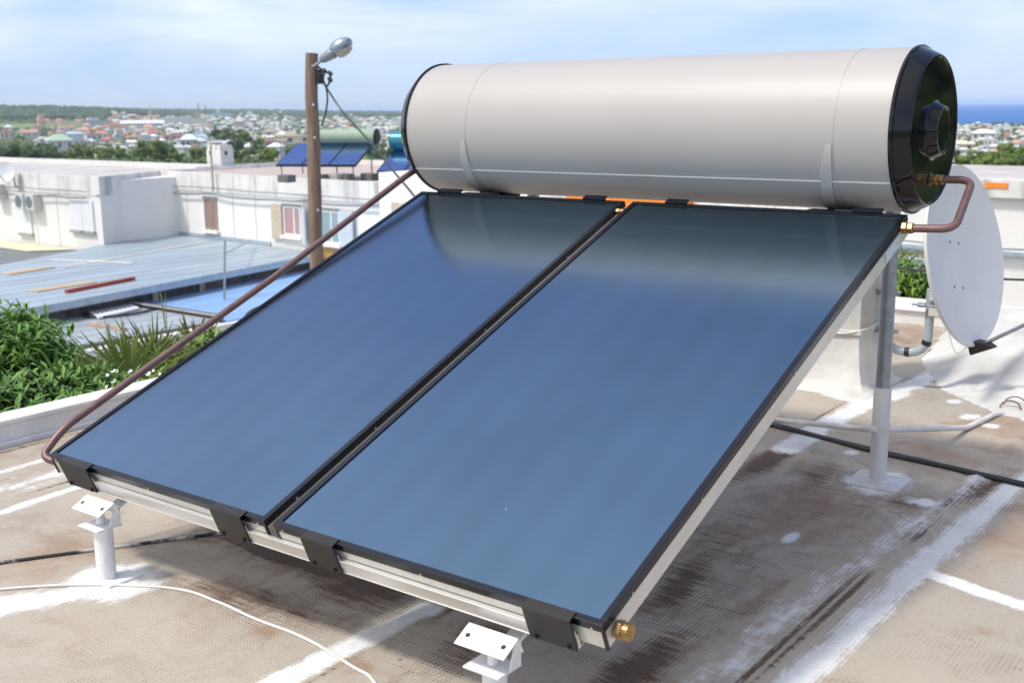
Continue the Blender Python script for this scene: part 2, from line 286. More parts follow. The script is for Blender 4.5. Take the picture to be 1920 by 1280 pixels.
def floor_mat():
    m = bpy.data.materials.new('mesh_roof_membrane'); m.use_nodes = True; t = m.node_tree; b = t.nodes['Principled BSDF']; l = t.links.new
    b.inputs['Roughness'].default_value = .85; b.inputs['Specular IOR Level'].default_value = .3
    g = N(t, 'ShaderNodeNewGeometry'); P = g.outputs['Position']
    def att(n): a = N(t, 'ShaderNodeAttribute', attribute_name=n); return a.outputs['Fac']
    def noise(sc, det=5, ro=.6, stretch=None, dist=0):
        n = N(t, 'ShaderNodeTexNoise'); n.inputs['Scale'].default_value = sc; n.inputs['Detail'].default_value = det; n.inputs['Roughness'].default_value = ro; n.inputs['Distortion'].default_value = dist
        if stretch:
            q = N(t, 'ShaderNodeMapping'); q.inputs['Scale'].default_value = stretch; l(P, q.inputs['Vector']); l(q.outputs[0], n.inputs['Vector'])
        else: l(P, n.inputs['Vector'])
        return n.outputs['Fac']
    def mth(op, a, b2=None, c=None):
        n = N(t, 'ShaderNodeMath', operation=op)
        for i, v in enumerate((a, b2, c)):
            if v is None: continue
            if isinstance(v, (int, float)): n.inputs[i].default_value = v
            else: l(v, n.inputs[i])
        return n.outputs[0]
    def ss(v, lo, hi, a=0, b2=1):
        n = N(t, 'ShaderNodeMapRange', interpolation_type='SMOOTHSTEP'); n.inputs['From Min'].default_value = lo; n.inputs['From Max'].default_value = hi; n.inputs['To Min'].default_value = a; n.inputs['To Max'].default_value = b2; l(v, n.inputs['Value']); return n.outputs[0]
    def mix(f, a, b2):
        n = N(t, 'ShaderNodeMixRGB')
        for s_, v in (('Fac', f), ('Color1', a), ('Color2', b2)):
            if isinstance(v, tuple): n.inputs[s_].default_value = (*v, 1)
            elif isinstance(v, (int, float)): n.inputs[s_].default_value = v
            else: l(v, n.inputs[s_])
        return n.outputs[0]
    sp = N(t, 'ShaderNodeSeparateXYZ'); l(P, sp.inputs[0])
    wob = mth('MULTIPLY', noise(3, 2), .006)
    u = mth('SINE', mth('MULTIPLY', mth('ADD', sp.outputs['X'], wob), 2*math.pi/.0135)); v = mth('SINE', mth('MULTIPLY', mth('ADD', sp.outputs['Y'], wob), 2*math.pi/.0105))
    weave = mth('MULTIPLY', mth('MULTIPLY_ADD', u, .5, .5), mth('MULTIPLY_ADD', v, .5, .5))      # 1 in the pits of the mesh
    rows = mth('MULTIPLY_ADD', mth('SINE', mth('MULTIPLY', mth('ADD', sp.outputs['Y'], wob), 2*math.pi/.016)), .5, .5)
    weave = mth('MULTIPLY', weave, ss(noise(2.1, 4, .6), .36, .62, .3, 1.15))
    big = noise(.9, 3, .5); med = noise(5, 7, .68, None, .6); med2 = noise(11, 7, .72, (1.6, .6, 1)); fine = noise(60, 4, .7); drag = noise(16, 6, .75, (.35, 2.6, 1))
    base = mix(ss(big, .35, .65), (.46, .395, .315), (.39, .345, .285))
    base = mix(mth('MULTIPLY', ss(med, .4, .7), .5), base, (.36, .29, .22))
    base = mix(mth('MULTIPLY', ss(fine, .3, .8), .3), base, (.52, .5, .46))
    rs = ss(mth('ADD', att('rust'), mth('MULTIPLY', mth('SUBTRACT', med, .5), 1.5)), .1, .85)
    base = mix(mth('MULTIPLY', rs, .8), base, mix(ss(att('rust'), .85, 1.0), (.33, .22, .15), (.42, .19, .05)))
    # dirt and mould: broad film, then black in the pits of the mesh
    ws = mth('MULTIPLY', ss(mth('ADD', att('stain'), mth('MULTIPLY', mth('SUBTRACT', med2, .5), 2.2)), .15, .8), 1)
    base = mix(mth('MULTIPLY', ws, .66), base, (.235, .155, .10))
    k = mth('ADD', mth('ADD', mth('MULTIPLY', att('stain'), 1.0), mth('MULTIPLY', mth('SUBTRACT', drag, .5), 2.1)), mth('MULTIPLY', weave, .5))
    pit = ss(k, .58, .82)
    base = mix(mth('MULTIPLY', pit, .88), base, (.095, .056, .038))
    lightpit = mth('MULTIPLY', mth('MULTIPLY', weave, ss(mth('ADD', med, mth('MULTIPLY', att('stain'), .25)), .47, .66)), .6)
    base = mix(lightpit, base, (.20, .165, .13))
    # white roof paint brushed along the laps
    pk = mth('ADD', mth('ADD', att('paint'), mth('MULTIPLY', mth('SUBTRACT', med2, .5), 1.5)), mth('MULTIPLY', mth('SUBTRACT', drag, .5), .5))
    pm = ss(mth('SUBTRACT', pk, mth('MULTIPLY', weave, .22)), .08, .55)
    pm2 = mth('MULTIPLY', pm, ss(att('paint'), -.9, -.2))
    base = mix(mth('MULTIPLY', pm2, ss(noise(8, 4), .2, .55, .72, .97)), base, mix(ss(fine, .3, .7), (.80, .80, .79), (.70, .70, .70)))
    # droppings and chips
    vo = N(t, 'ShaderNodeTexVoronoi'); vo.inputs['Scale'].default_value = 3.2; l(P, vo.inputs['Vector'])
    base = mix(mth('MULTIPLY', mth('LESS_THAN', vo.outputs['Distance'], .028), .8), base, (.66, .63, .58))
    vo2 = N(t, 'ShaderNodeTexVoronoi'); vo2.inputs['Scale'].default_value = 4.1; l(P, vo2.inputs['Vector'])
    base = mix(mth('MULTIPLY', mth('LESS_THAN', vo2.outputs['Distance'], .022), .9), base, (.05, .04, .035))
    l(base, b.inputs['Base Color'])
    h = mth('ADD', mth('MULTIPLY', weave, -.55), mth('ADD', mth('MULTIPLY', med, 1.4), mth('MULTIPLY', rows, .12)))
    bu = N(t, 'ShaderNodeBump'); bu.inputs['Strength'].default_value = .6; bu.inputs['Distance'].default_value = .0035; l(h, bu.inputs['Height']); l(bu.outputs[0], b.inputs['Normal'])
    return m
M['floor'] = floor_mat(); me.materials.append(M['floor'])

# sloping membrane upstand (back right)
xs2 = np.linspace(1.0, 9, 160); ys2 = np.linspace(3.0, 5.45, 80)
X2, Y2 = np.meshgrid(xs2, ys2, indexing='xy'); ins = f_up(X2, Y2); kk = np.clip(ins/1.0, 0, 1)
Z2 = G - .012 + .012*np.clip(ins/.04, 0, 1) + .16*(kk*kk*(3-2*kk)) + .02*np.sin(X2*5)*kk
vs = np.stack([X2, Y2, Z2], -1).reshape(-1, 3); idx = np.arange(Z2.size).reshape(Z2.shape)
keep = (ins[:-1, :-1] > -.08)
fc = np.stack([idx[:-1, :-1], idx[:-1, 1:], idx[1:, 1:], idx[1:, :-1]], -1)[keep]
used, inv = np.unique(fc, return_inverse=True)
mb = MB(); mb.add(vs[used].tolist(), inv.reshape(-1, 4).tolist())
o = mb.build('roof_upstand', M['membrane_w'], smooth=True, angle=180)
tag(o, 'white painted membrane slope rising from the roof floor below the large satellite dish', 'roof slope')

# curbs
mb = MB(); mb.box((-1.46, -5, -.9), (-1.345, 9, G+.090)); mb.box((-1.475, -5, G+.090), (-1.335, 9, G+.112)); mb.box((-1.50, -5, -.9), (-1.4605, 9, G+.06))
mb.box((-1.3445, -5, G-.01), (-1.325, 5.45, G+.018))
tag(mb.build('parapet_wall', M['curb'], bevel=.006), 'low white parapet curb with a thin ledge along the left edge of the roof', 'parapet')
mb = MB(); mb.box((-1.334, 5.452, -.9), (9.2, 5.82, G+.085)); mb.box((-1.334, 5.43, G+.085), (9.2, 5.85, G+.105))
tag(mb.build('parapet_wall', M['curb'], bevel=.008), 'low white parapet across the back of the roof behind the large satellite dish', 'parapet')
# building body below our roof
mb = MB(); mb.box((-1.33, -5, -9), (9, 5.44, G-.05))
tag(mb.build('roof_slab', M['plaster']), 'white concrete building whose flat roof carries the large solar water heater', 'building')

# ------------------------------------------------------------------ main solar water heater
TILT = .37592; ct, st = math.cos(TILT), math.sin(TILT)
MP = Matrix(((1, 0, 0, 0), (0, ct, -st, 0), (0, st, ct, 0), (0, 0, 0, 1)))   # (u, v, w) -> world
LEN = 1.9118; GAP = .0352
TY, TZ, TR, XL, XR = 1.96717, .95797, .265, -.01215, 1.99535
H = thing('solar_water_heater', 'big rooftop solar water heater in front with beige tank above two dark blue flat collectors', 'solar water heater', (1.0, 1.1, G))
def collector(u0, u1):
    c = MB()
    c.box((u0+.0025, .0025, -.07), (u1-.0025, LEN-.0025, -.0225), MP)
    c = c.build('collector', M['casing'], H, bevel=.001)
    f = .017; m = MB()
    m.box((u0, 0, -.022), (u1, f, 0), MP); m.box((u0, LEN-f, -.022), (u1, LEN, 0), MP)
    m.box((u0, f+.0003, -.022), (u0+f, LEN-f-.0003, 0), MP); m.box((u1-f, f+.0003, -.022), (u1, LEN-f-.0003, 0), MP)
    m.build('frame', M['black'], c, bevel=.0015)
    g = MB(); g.box((u0+f, f, -.014), (u1-f, LEN-f, -.004), MP); g.build('glass', M['solar'], c)
    # black corner posts
    for uu in (u0+.0005, u1-.0075):
        k = MB(); k.box((uu, -.0005, -.071), (uu+.007, .006, -.0228), MP); k.build('corner_trim', M['blackdark'], c)
    def screw(p, ax):
        q = MB(); MM = Matrix.Translation(MP @ Vector(p)) @ (MP.to_3x3().to_4x4()) @ (Matrix.Rotation(R(-90), 4, 'Z') if ax == 'v' else Matrix())
        q.lathe([(0, .0045), (.002, .0045), (.003, .003), (.003, 0)], MM, 12); q.build('screw', M['screw'], c)
    for uu in (u0+.03, (u0+u1)/2, u1-.03): screw((uu, .0, -.017), 'v')
    for vv in (.12, .45, 1.0, 1.5): screw((u1, vv, -.017), 'u')
    return c
C1 = collector(0, 1.0); C2 = collector(1+GAP, 1+GAP+1.00543)
UE = 1+GAP+1.00543
lab = MB(); lab.box((UE-.0015, 1.70, -.064), (UE-.0003, 1.835, -.026), MP); lab.build('sticker', mk('sticker', (.62, .70, .76), .4, 0, .1, 30), C2)
# rails
m = MB(); m.box((.075, -.010, -.082), (1.969, .0005, -.047), MP); m.box((.075, -.0125, -.050), (1.969, -.0102, -.044), MP); m.box((.075, -.0125, -.0845), (1.969, .02, -.0822), MP)
m.build('rail', M['alu'], H, bevel=.001)
m = MB(); m.box((.075, LEN-.05, -.084), (1.969, LEN+.0, -.0715), MP); m.build('rail', M['alu'], H)
for u0, u1 in ((.075, .223), (.798, .923), (1.153, 1.267), (1.844, 1.969)):
    m = MB(); m.box((u0, -.0165, -.086), (u1, -.0128, .0030), MP); m.box((u0, -.0125, .0006), (u1, .014, .0034), MP)
    o = m.build('clamp', M['blackdark'], H, bevel=.001)
    for uu in (u0+.02, u1-.02):
        q = MB(); q.lathe([(0, .006), (.004, .006), (.006, .003), (.006, 0)], Matrix.Translation(MP @ Vector((uu, -.0165, -.077))) @ MP.to_3x3().to_4x4() @ Matrix.Rotation(R(-90), 4, 'Z'), 6); q.build('bolt', M['cap'], o)
    q = MB(); q.box((u1+.001, -.012, -.07), (u1+.004, -.0105, -.028), MP); q.build('shim', M['alu'], o)
    m = MB(); m.box((u0+.02, LEN-.008, .0005), (u1-.01, LEN+.02, .008), MP); m.box((u0+.02, LEN+.003, -.08), (u1-.01, LEN+.006, .0), MP); m.build('clamp', M['black'], H, bevel=.001)
# sloping beams (open C section) with a flat arm below
for ub in (.235, 1.745):
    m = MB(); v0, v1 = .04, 2.37
    m.box((ub, v0, -.128), (ub+.003, v1, -.0855), MP); m.box((ub+.042, v0, -.128), (ub+.045, v1, -.0855), MP)
    m.box((ub+.0032, v0, -.0885), (ub+.0418, v1, -.0856), MP); m.box((ub+.0032, v0, -.128), (ub+.015, v1, -.125), MP); m.box((ub+.030, v0, -.128), (ub+.0418, v1, -.125), MP)
    m.build('beam', M['alu'], H)
    m = MB(); m.box((ub+.004, .0, -.142), (ub+.046, 2.37, -.1335), MP); m.build('arm', M['white_paint'], H, bevel=.001)
# painted front posts with angle heads
for px in (.262, 1.757):
    m = MB(); m.tube([(px, 0, G-.01), (px, 0, -.1755)], .0285, 28)
    m.tube([(px, 0, G-.004), (px, 0, G+.012)], [.040, .030], 24)
    o = m.build('post', M['white_paint'], H, smooth=True)
    m = MB(); m.box((px-.052, -.05, -.175), (px+.05, .035, -.169)); m.build('top_plate', M['white_paint'], o, bevel=.002); m = MB(); m.box((px-.075, -.04, G), (px+.07, .075, G+.010)); m.build('base_plate', M['white_paint'], o, bevel=.002)
    T = Matrix.Translation((px-.005, .0, -.094)) @ Matrix.Rotation(R(27), 4, 'X')
    m = MB(); m.box((-.070, -.058, -.004), (.070, 0, .0), T); m.box((-.070, .0005, -.045), (.070, .0045, .0), T)
    a = m.build('angle_head', M['white_paint'], o, bevel=.0015)
    for hx in (-.05, .05):
        q = MB(); q.lathe([(0, .006), (.0006, .006), (.0006, 0)], T @ Matrix.Translation((hx, -.028, 0)) @ Matrix.Rotation(R(-90), 4, 'Y'), 16); h_ = q.build('bolt_hole', M['hole'], o)
    m = MB(); m.tube([(px, -.005, -.168), (px, -.005, -.140)], .013, 14); m.build('stud', M['white_paint'], o, smooth=True); m = MB(); m.add([(px+.052, -.01, -.168), (px+.054, .028, -.168), (px+.056, .028, -.112), (px+.052, .012, -.108), (px+.046, -.01, -.168), (px+.048, .028, -.168), (px+.050, .028, -.112), (px+.046, .012, -.108)], [(0, 1, 2, 3), (7, 6, 5, 4), (0, 4, 5, 1), (1, 5, 6, 2), (2, 6, 7, 3), (3, 7, 4, 0)])
    m.build('gusset', M['white_paint'], o, bevel=.002)
for px in (.25, 1.841):
    m = MB(); m.tube([(px, 2.235, G-.01), (px, 2.235, .02)], .0315, 28); m.tube([(px, 2.235, G), (px, 2.235, G+.02)], [.055, .034], 20)
    o = m.build('post', M['post_paint'], H, smooth=True); tag(o, 'rear post, painted white below and bare grey steel above')
    m = MB(); m.tube([(px, 2.235, .0202), (px, 2.235, .765)], .0262, 24); m.build('post_tube', M['galv'], o, smooth=True)
    m = MB(); m.box((px-.10, 2.15, G+.0), (px+.10, 2.33, G+.012)); m.build('base_plate', M['post_paint'], o, bevel=.006)
m = MB(); m.box((.2, 2.215, .745), (1.88, 2.255, .785)); m.build('cross_beam', M['galv'], H)
# tank
MT = Matrix.Translation((0, TY, TZ))
m = MB(); m.lathe([(XL, TR), (XL+.4, TR), (1.0, TR), (XR-.4, TR), (XR, TR)], MT, 160)
TK = m.build('tank', M['tank'], H, smooth=True)
def rim(prof, name='end_cap', mat='cap', seg=160, angle=28):
    q = MB(); q.lathe(prof, MT, seg); return q.build(name, M[mat], TK, smooth=True, angle=angle)
rim([(XR-.006, TR+.002), (XR-.004, TR+.0065), (XR+.004, TR+.007), (XR+.008, TR+.0035), (XR+.0085, TR-.001), (XR+.050, .2445), (XR+.0545, .2415), (XR+.057, .237), (XR+.057, .232), (XR+.053, .230), (XR+.053, 0)], angle=14)
rim([(XR+.0532, .096), (XR+.056, .092), (XR+.060, .089), (XR+.080, .079), (XR+.084, .0765), (XR+.0855, .073), (XR+.085, .069), (XR+.082, .066), (XR+.082, 0)], 'hub', angle=20)
rim([(XL+.006, TR+.002), (XL+.004, TR+.0065), (XL-.004, TR+.007), (XL-.010, TR+.0035), (XL-.045, .245), (XL-.048, .235), (XL-.048, 0)])
for sx in (.305, 1.813):
    q = MB(); q.lathe([(sx-.0015, TR+.0003), (sx-.0012, TR+.0009), (sx+.0012, TR+.0009), (sx+.0015, TR+.0003)], MT, 160); q.build('seam', M['seam'], TK, smooth=True)
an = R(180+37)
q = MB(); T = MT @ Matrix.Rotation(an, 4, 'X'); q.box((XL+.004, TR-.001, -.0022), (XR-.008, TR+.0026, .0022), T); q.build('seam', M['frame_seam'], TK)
for sa, sb in ((.262, .302), (1.77, 1.81)):
    # strap: narrows upwards; angle measured round the tank from the front
    vs = []; fs = []; n = 26
    for i in range(n+1):
        a = R(-8-78*i/n); w = min(1, .5+.5*i/(n*.25)); sh = -.055*(i/n)**1.6
        for x in (sb-(sb-sa)*w+sh, sb+sh):
            for rr in (TR+.0004, TR+.003): vs.append((x, TY-rr*math.cos(a), TZ+rr*math.sin(a)))
    for i in range(n):
        b = i*4; c = b+4
        fs += [(b+1, b+3, c+3, c+1), (b, b+1, c+1, c), (b+3, b+2, c+2, c+3)]
    q = MB(); q.add(vs, fs); q.build('strap', M['strap'], TK, smooth=True)
    q = MB(); q.box((sa-.06, 1.82, .665), (sb+.06, 1.99, .69)); q.box((sa-.075, 1.80, .655), (sa-.0, 1.86, .70)); q.box((sb-.02, 1.80, .655), (sb+.05, 1.86, .705)); q.build('saddle', M['blackdark'], H, bevel=.003)
# pipework
def nut(p, ax, r=.017, l=.018, par=None):
    q = MB(); d = Vector(ax).normalized(); Mx = Matrix.Translation(p) @ d.to_track_quat('X', 'Z').to_matrix().to_4x4()
    q.lathe([(0, 0), (0, r*.9), (l*.08, r), (l*.42, r), (l*.5, r*.9), (l*.5, r*.82)], Mx, 6); q.lathe([(l*.5, r*.8), (l*.56, r*.92), (l*.95, r*.92), (l, r*.8), (l, 0)], Mx, 6 if par else 20)
    return q.build('nut', M['brass'], par or H, bevel=.0008)
pr = fillet([(2.05, 1.965, .801), (2.176, 1.965, .803), (2.2, 1.83, .735), (2.200, 1.735, .672), (2.075, 1.72, .665)], .05)
m = MB(); m.tube(fillet([(2.05, 1.965, .801), (2.180, 1.965, .803), (2.198, 1.74, .668), (2.072, 1.72, .665)], .045, 10), .0125, 20)
cp = m.build('connecting_pipe', M['copper'], H, smooth=True)
nut((2.054, 1.965, .801), (1, 0, 0), .019, .034, cp); nut((2.044, 1.72, .665), (1, 0, 0), .020, .036, cp)
q = MB(); q.lathe([(0, .022), (.003, .022), (.003, 0)], Matrix.Translation((2.0455, 1.965, .801)), 24); q.build('washer', M['screw'], cp, smooth=True)
m = MB(); m.tube(fillet([(.0, .030, -.035), (-.058, .010, -.020), (-.055, .09, .055), (-.052, 1.0, .432), (-.050, 1.70, .748), (-.055, 1.80, .787), (-.060, 1.90, .805), (-.03, 1.93, .81)], .05, 10), .0125, 18)
lp = m.build('long_pipe', M['copper'], H, smooth=True)
nut((-.002, .029, -.034), (-1, .35, .25), .014, .018, lp)
nut((UE, .058, -.028), (1, 0, 0), .0215, .034); nut((1.0005, .055, -.030), (1, 0, 0), .016, .034)
nut((1.0005, 1.72, .668), (1, 0, 0), .012, .034)

# ------------------------------------------------------------------ cables and conduit on the roof
def ground_z(x, y): return G + .004*math.sin(x*1.7+.4)*math.cos(y*1.3)
def cable(name, pts, r, mat, label, cat, closed=False, group=None, lift=0):
    P = smoothpath([(a[0], a[1], (a[2] if len(a) > 2 else ground_z(a[0], a[1]))+r+lift) for a in pts], 10)
    m = MB(); m.tube(P, r, 10); return tag(m.build(name, M[mat], smooth=True), label, cat, group)
cable('cable', [(-.25, -.75), (-.05, -.42), (.073, -.237), (.272, -.009-.045), (.502, .071), (.68, .085), (.854, .075), (1.0, .078), (1.116, .068), (1.26, .04), (1.36, .017), (1.5, -.1), (1.7, -.5)], .0045, 'cable_w', 'thin white cable winding over the roof floor beneath the front edge of the collectors', 'cable')
cable('cable', [(-.5, -.75), (-.121, -.129), (.023, .098), (.253, .452), (.5, .82), (.8, 1.15)], .0055, 'cable_p', 'black cable splashed with white paint behind the left front post', 'cable')
cable('cable', [(.6, 2.85), (1.204, 2.72), (1.45, 2.665), (1.705, 2.59), (2.0, 2.545), (2.3, 2.486), (3.0, 2.35)], .0085, 'cable_k', 'thick black cable on the roof passing behind the rear post, nearer of two', 'cable')
cable('cable', [(.6, 2.87), (1.204, 2.745), (1.46, 2.675), (1.72, 2.615), (2.0, 2.562), (2.3, 2.509), (3.0, 2.38)], .0075, 'cable_k', 'thick black cable on the roof passing behind the rear post, farther of two', 'cable')
m = MB(); m.tube(fillet([(.9, 2.9, G+.02), (1.20, 2.78, -.335), (1.80, 2.195, -.138), (1.835, 2.198, -.136), (1.912, 3.14, G+.013), (1.955, 3.47, G+.012), (2.0, 3.62, G-.03)], .05), .0115, 14)
CD = m.build('conduit', M['cable_w'], smooth=True); tag(CD, 'white plastic conduit tied to the rear post and bending into a hole in the roof', 'conduit')
m = MB(); m.lathe([(-.004, .033), (-.004, .036), (.004, .036), (.004, .033)], Matrix.Translation((1.841, 2.235, -.128)) @ Matrix.Rotation(R(90), 4, 'Y'), 24, close=True); m.build('tie', M['cable_w'], CD)
m = MB(); m.tube([(1.98+.045*math.cos(a*.5), 3.60+.02*math.sin(a*.5), G+.012+.03*math.sin(a*.5)) for a in range(0, 13)], .004, 8); m.tube([(1.99+.05*math.cos(a*.5), 3.64+.02*math.sin(a*.5), G+.015+.04*math.sin(a*.5)) for a in range(0, 13)], .003, 8)
tag(m.build('wire_loop', M['copper'], smooth=True), 'rusty wire loops round the hole where the white conduit ends', 'wire')
# stray flakes of paint
for i, (x, y, s_) in enumerate(((2.02, .47, .011), (1.28, .62, .006))):
    m = MB(); m.prism([(x-s_, y-s_*.4), (x+s_*.7, y-s_*.7), (x+s_, y+s_*.5), (x-s_*.3, y+s_*.8)], ground_z(x, y)+.002, ground_z(x, y)+.005)
    tag(m.build('paint_flake', M['white_paint']), ('white paint flake lying near the brass plug at the collector corner', 'tiny white paint flake lying under the collectors')[i], 'paint flake')

# ------------------------------------------------------------------ shaft stump, satellite dish
SH = thing('vent_shaft', 'square white membrane wrapped vent shaft behind the right collector', 'vent shaft', (1.17, 3.72, G))
m = MB(); prof = [(0.0, .085), (.02, .05), (.06, .03), (.13, .012), (.24, 0)]
rings = []
x0, x1, y0, y1 = 1.0, 1.29, 3.50, 3.86
for z, e in prof+[(.95, 0)]: rings.append([(x0-e, y0-e, G+z), (x1+e, y0-e, G+z), (x1+e, y1+e, G+z), (x0-e, y1+e, G+z)])
vs = [p for r_ in rings for p in r_]; fs = [(i*4+k, i*4+(k+1) % 4, i*4+4+(k+1) % 4, i*4+4+k) for i in range(len(rings)-1) for k in range(4)]+[(20, 21, 22, 23)]
m.add(vs, fs); m.build('shaft', M['membrane_w'], SH, smooth=True, angle=50)
m = MB(); m.box((x0-.012, y0-.012, G+.29), (x1+.012, y1+.012, G+.315)); m.build('band', M['membrane_w'], SH, bevel=.006)
DS = thing('satellite_dish', 'large pale satellite dish clamped to the vent shaft beside the tank', 'satellite dish', (1.35, 3.75, G))
m = MB(); pts = fillet([(1.335, 3.74, .175), (1.335, 3.74, -.165), (1.545, 3.745, -.165), (1.545, 3.745, .160)], .13, 14)
m.tube(pts, .0215, 20); pp = m.build('mast_pipe', M['pvc'], DS, smooth=True)
for a, b in ((16, 17), (3, 5), (26, 27)):
    P0, P1 = pts[a], pts[b]; d = (P1-P0).normalized(); c = (P0+P1)/2
    q = MB(); q.tube([c-d*.012, c+d*.012], .0232, 20); q.build('tape', M['tape'], pp, smooth=True)
for z in (.12, -.07):
    q = MB(); q.box((1.285, 3.70, z-.004), (1.375, 3.712, z+.012)); q.tube([(1.29, 3.735, z), (1.31, 3.70, z), (1.36, 3.70, z), (1.38, 3.735, z), (1.40, 3.735, z)], .005, 8); q.tube([(1.26, 3.69, z+.02), (1.42, 3.69, z+.02)], .004, 8); q.build('pipe_clamp', M['galv'], DS, smooth=True)
# dish
nrm = Vector((math.cos(R(-8))*math.cos(R(11.5)), math.sin(R(-8))*math.cos(R(11.5)), math.sin(R(11.5))))
DC = Vector((1.700, 3.745, .335)); hx = Vector((0, 0, 1)).cross(nrm).normalized(); hz = nrm.cross(hx)
MD = Matrix(((nrm.x, hx.x, hz.x, DC.x), (nrm.y, hx.y, hz.y, DC.y), (nrm.z, hx.z, hz.z, DC.z), (0, 0, 0, 1)))
MDs = MD @ Matrix.Diagonal((1, .94, 1, 1))
rd = .428; pr = [(-.062*(1-(r/rd)**2), r) for r in (rd, .38, .32, .25, .17, .08, 0)]
m = MB(); m.lathe([(x, r) for x, r in pr], MDs, 72); m.build('reflector', M['dish'], DS, smooth=True)
m = MB(); m.lathe([(0, rd), (.001, rd+.004), (-.012, rd+.008), (-.017, rd+.001), (-.017, rd-.012)]+[(-.082*(1-(r/rd)**2)-.006, r) for r in (.4, .32, .2, .08, 0)], MDs, 72); m.build('rim', M['dishrim'], DS, smooth=True, angle=50)
for yy, zz in ((-.035, .075), (.055, .06), (-.06, -.14), (.03, -.155)):
    q = MB(); rr = math.hypot(yy, zz); q.lathe([(0, .0065), (.003, .0065), (.004, .003), (.004, 0)], MD @ Matrix.Translation((-.062*(1-(rr/rd)**2)+.0005, yy, zz)), 8); q.build('bolt', M['galv'], DS, smooth=True)
for z in (.13, .055): m = MB(); m.box((1.55, 3.70, z-.022), (1.655, 3.79, z+.022)); m.build('mount_bracket', M['dishrim'], DS, bevel=.004)
q = MB(); q.tube([(1.47, 3.70, .085), (1.60, 3.70, .085)], .005, 8); q.tube([(1.50, 3.70, .085), (1.535, 3.70, .085)], .012, 8); q.build('bracket_bolt', M['galv'], DS, smooth=True)
E0 = MD @ Vector((-.01, 0, -.43)); E1 = MD @ Vector((.62, 0, -.20))
m = MB(); m.tube([E0+nrm*.03, E1], .0095, 12); m.build('feed_arm', M['galv'], DS, smooth=True)
m = MB(); m.add([MD @ Vector(q) for q in ((-.035, -.05, -.40), (-.035, .05, -.40), (-.03, .045, -.475), (-.03, -.045, -.475), (.05, -.03, -.42), (.05, .03, -.42), (.085, .022, -.447), (.085, -.022, -.447))], [(0, 3, 2, 1), (4, 5, 6, 7), (0, 1, 5, 4), (3, 7, 6, 2), (0, 4, 7, 3), (1, 2, 6, 5)]); m.build('arm_socket', M['blackdark'], DS, bevel=.006)
m = MB(); m.lathe([(0, .03), (.05, .034), (.055, .02), (.12, .02), (.12, 0)], Matrix.Translation(E1) @ (DC-E1).to_track_quat('X', 'Z').to_matrix().to_4x4(), 20); m.build('receiver', M['dishrim'], DS, smooth=True)
m = MB(); m.tube(smoothpath([(1.64, 3.72, .0), (1.66, 3.70, -.06), (1.70, 3.69, -.13), E0+Vector((-.03, 0, 0))]), .0035, 8); m.build('lead', M['cable_w'], DS, smooth=True)
cable('cable', [(.2, 6.3, -.1), (1.2, 6.2, -.13), (2.1, 6.1, -.07), (4, 6, -.05)], .008, 'cable_k', 'black overhead cable strung behind the large satellite dish', 'cable')
cable('cable', [(.95, 3.5, .02), (1.0, 3.48, -.02), (1.18, 3.487, -.06), (1.30, 3.50, -.035), (1.315, 3.62, -.03), (1.335, 3.71, -.02)], .004, 'cable_w', 'thin white cable wrapped round the vent shaft', 'cable')

# ------------------------------------------------------------------ long white building beyond the yard
FA = Vector((-38.3, 28.1, 0)); FB = Vector((-23.8, 26.8, 0)); FD = (FB-FA).normalized(); FN = Vector((FD.y, -FD.x, 0))   # FN points at us
FM = Matrix(((FD.x, -FN.x, 0, FA.x), (FD.y, -FN.y, 0, FA.y), (0, 0, 1, 0), (0, 0, 0, 1)))    # (along, into wall, up)
def fx(x): return (x-FA.x)/FD.x
M['orange'] = mk('orange_wall_paint', (.85, .25, .03), .75, 0, .04)
M['ochre'] = mk('ochre_wall_paint', (.62, .36, .12), .8, 0, .1, 2)
M['roofgrey'] = mk('pale_roof_coating', (.55, .52, .50), .85, 0, .15, .8, streak=0)
M['rooftan'] = mk('pinkish_roof_coating', (.50, .41, .37), .85, 0, .2, .9, col2=(.42, .36, .33))
M['frame_w'] = mk('white_window_frame', (.78, .79, .80), .5, 0, .03)
M['shutter_w'] = mk('white_shutter', (.56, .60, .64), .5, 0, .04)
M['shutter_b'] = mk('beige_shutter', (.60, .50, .38), .7, 0, .12, 6)
M['curtain_p'] = mk('pink_curtain', (.50, .30, .31), .8, 0, .15, 9, stretch=(8, 8, .3))
M['curtain_t'] = mk('teal_curtain', (.30, .42, .44), .7, 0, .15, 9, stretch=(8, 8, .3))
M['curtain_b'] = mk('brownish_curtain', (.36, .25, .22), .8, 0, .25, 9, stretch=(8, 8, .3))
M['rust_frame'] = mk('worn_window_frame', (.42, .34, .27), .8, 0, .25, 8)
M['ac'] = mk('air_conditioner_case', (.62, .62, .60), .5, 0, .05)
M['dark'] = mk('dark_opening', (.07, .065, .06), .8)
M['flash'] = mk('grey_blue_flashing', (.44, .53, .60), .6, .1, .12, 3)
M['conc'] = mk('concrete_block', (.17, .165, .16), .95, 0, .2, 9, bump=.4, bscale=30)
M['conc_l'] = mk('pale_concrete_block', (.42, .40, .37), .95, 0, .15, 9)
B = thing('white_building', 'long flat roofed white building with weathered parapet beyond the grey metal roof', 'building', (-25, 30, -7))
ZT = -1.45
m = MB(); m.box((-.0, .0, -7.2), (fx(-3), 9.5, ZT-.22), FM)
wall = m.build('wall', M['plaster'], B)
m = MB(); m.box((.0, -.025, ZT-.75), (fx(-7.6), .16, ZT), FM); m.box((0, .16, ZT-.22), (.2, 9.3, ZT), FM)
m.box((0, 9.3, ZT-.22), (fx(-3), 9.6, ZT+.12), FM); m.build('parapet', M['stained'], B)
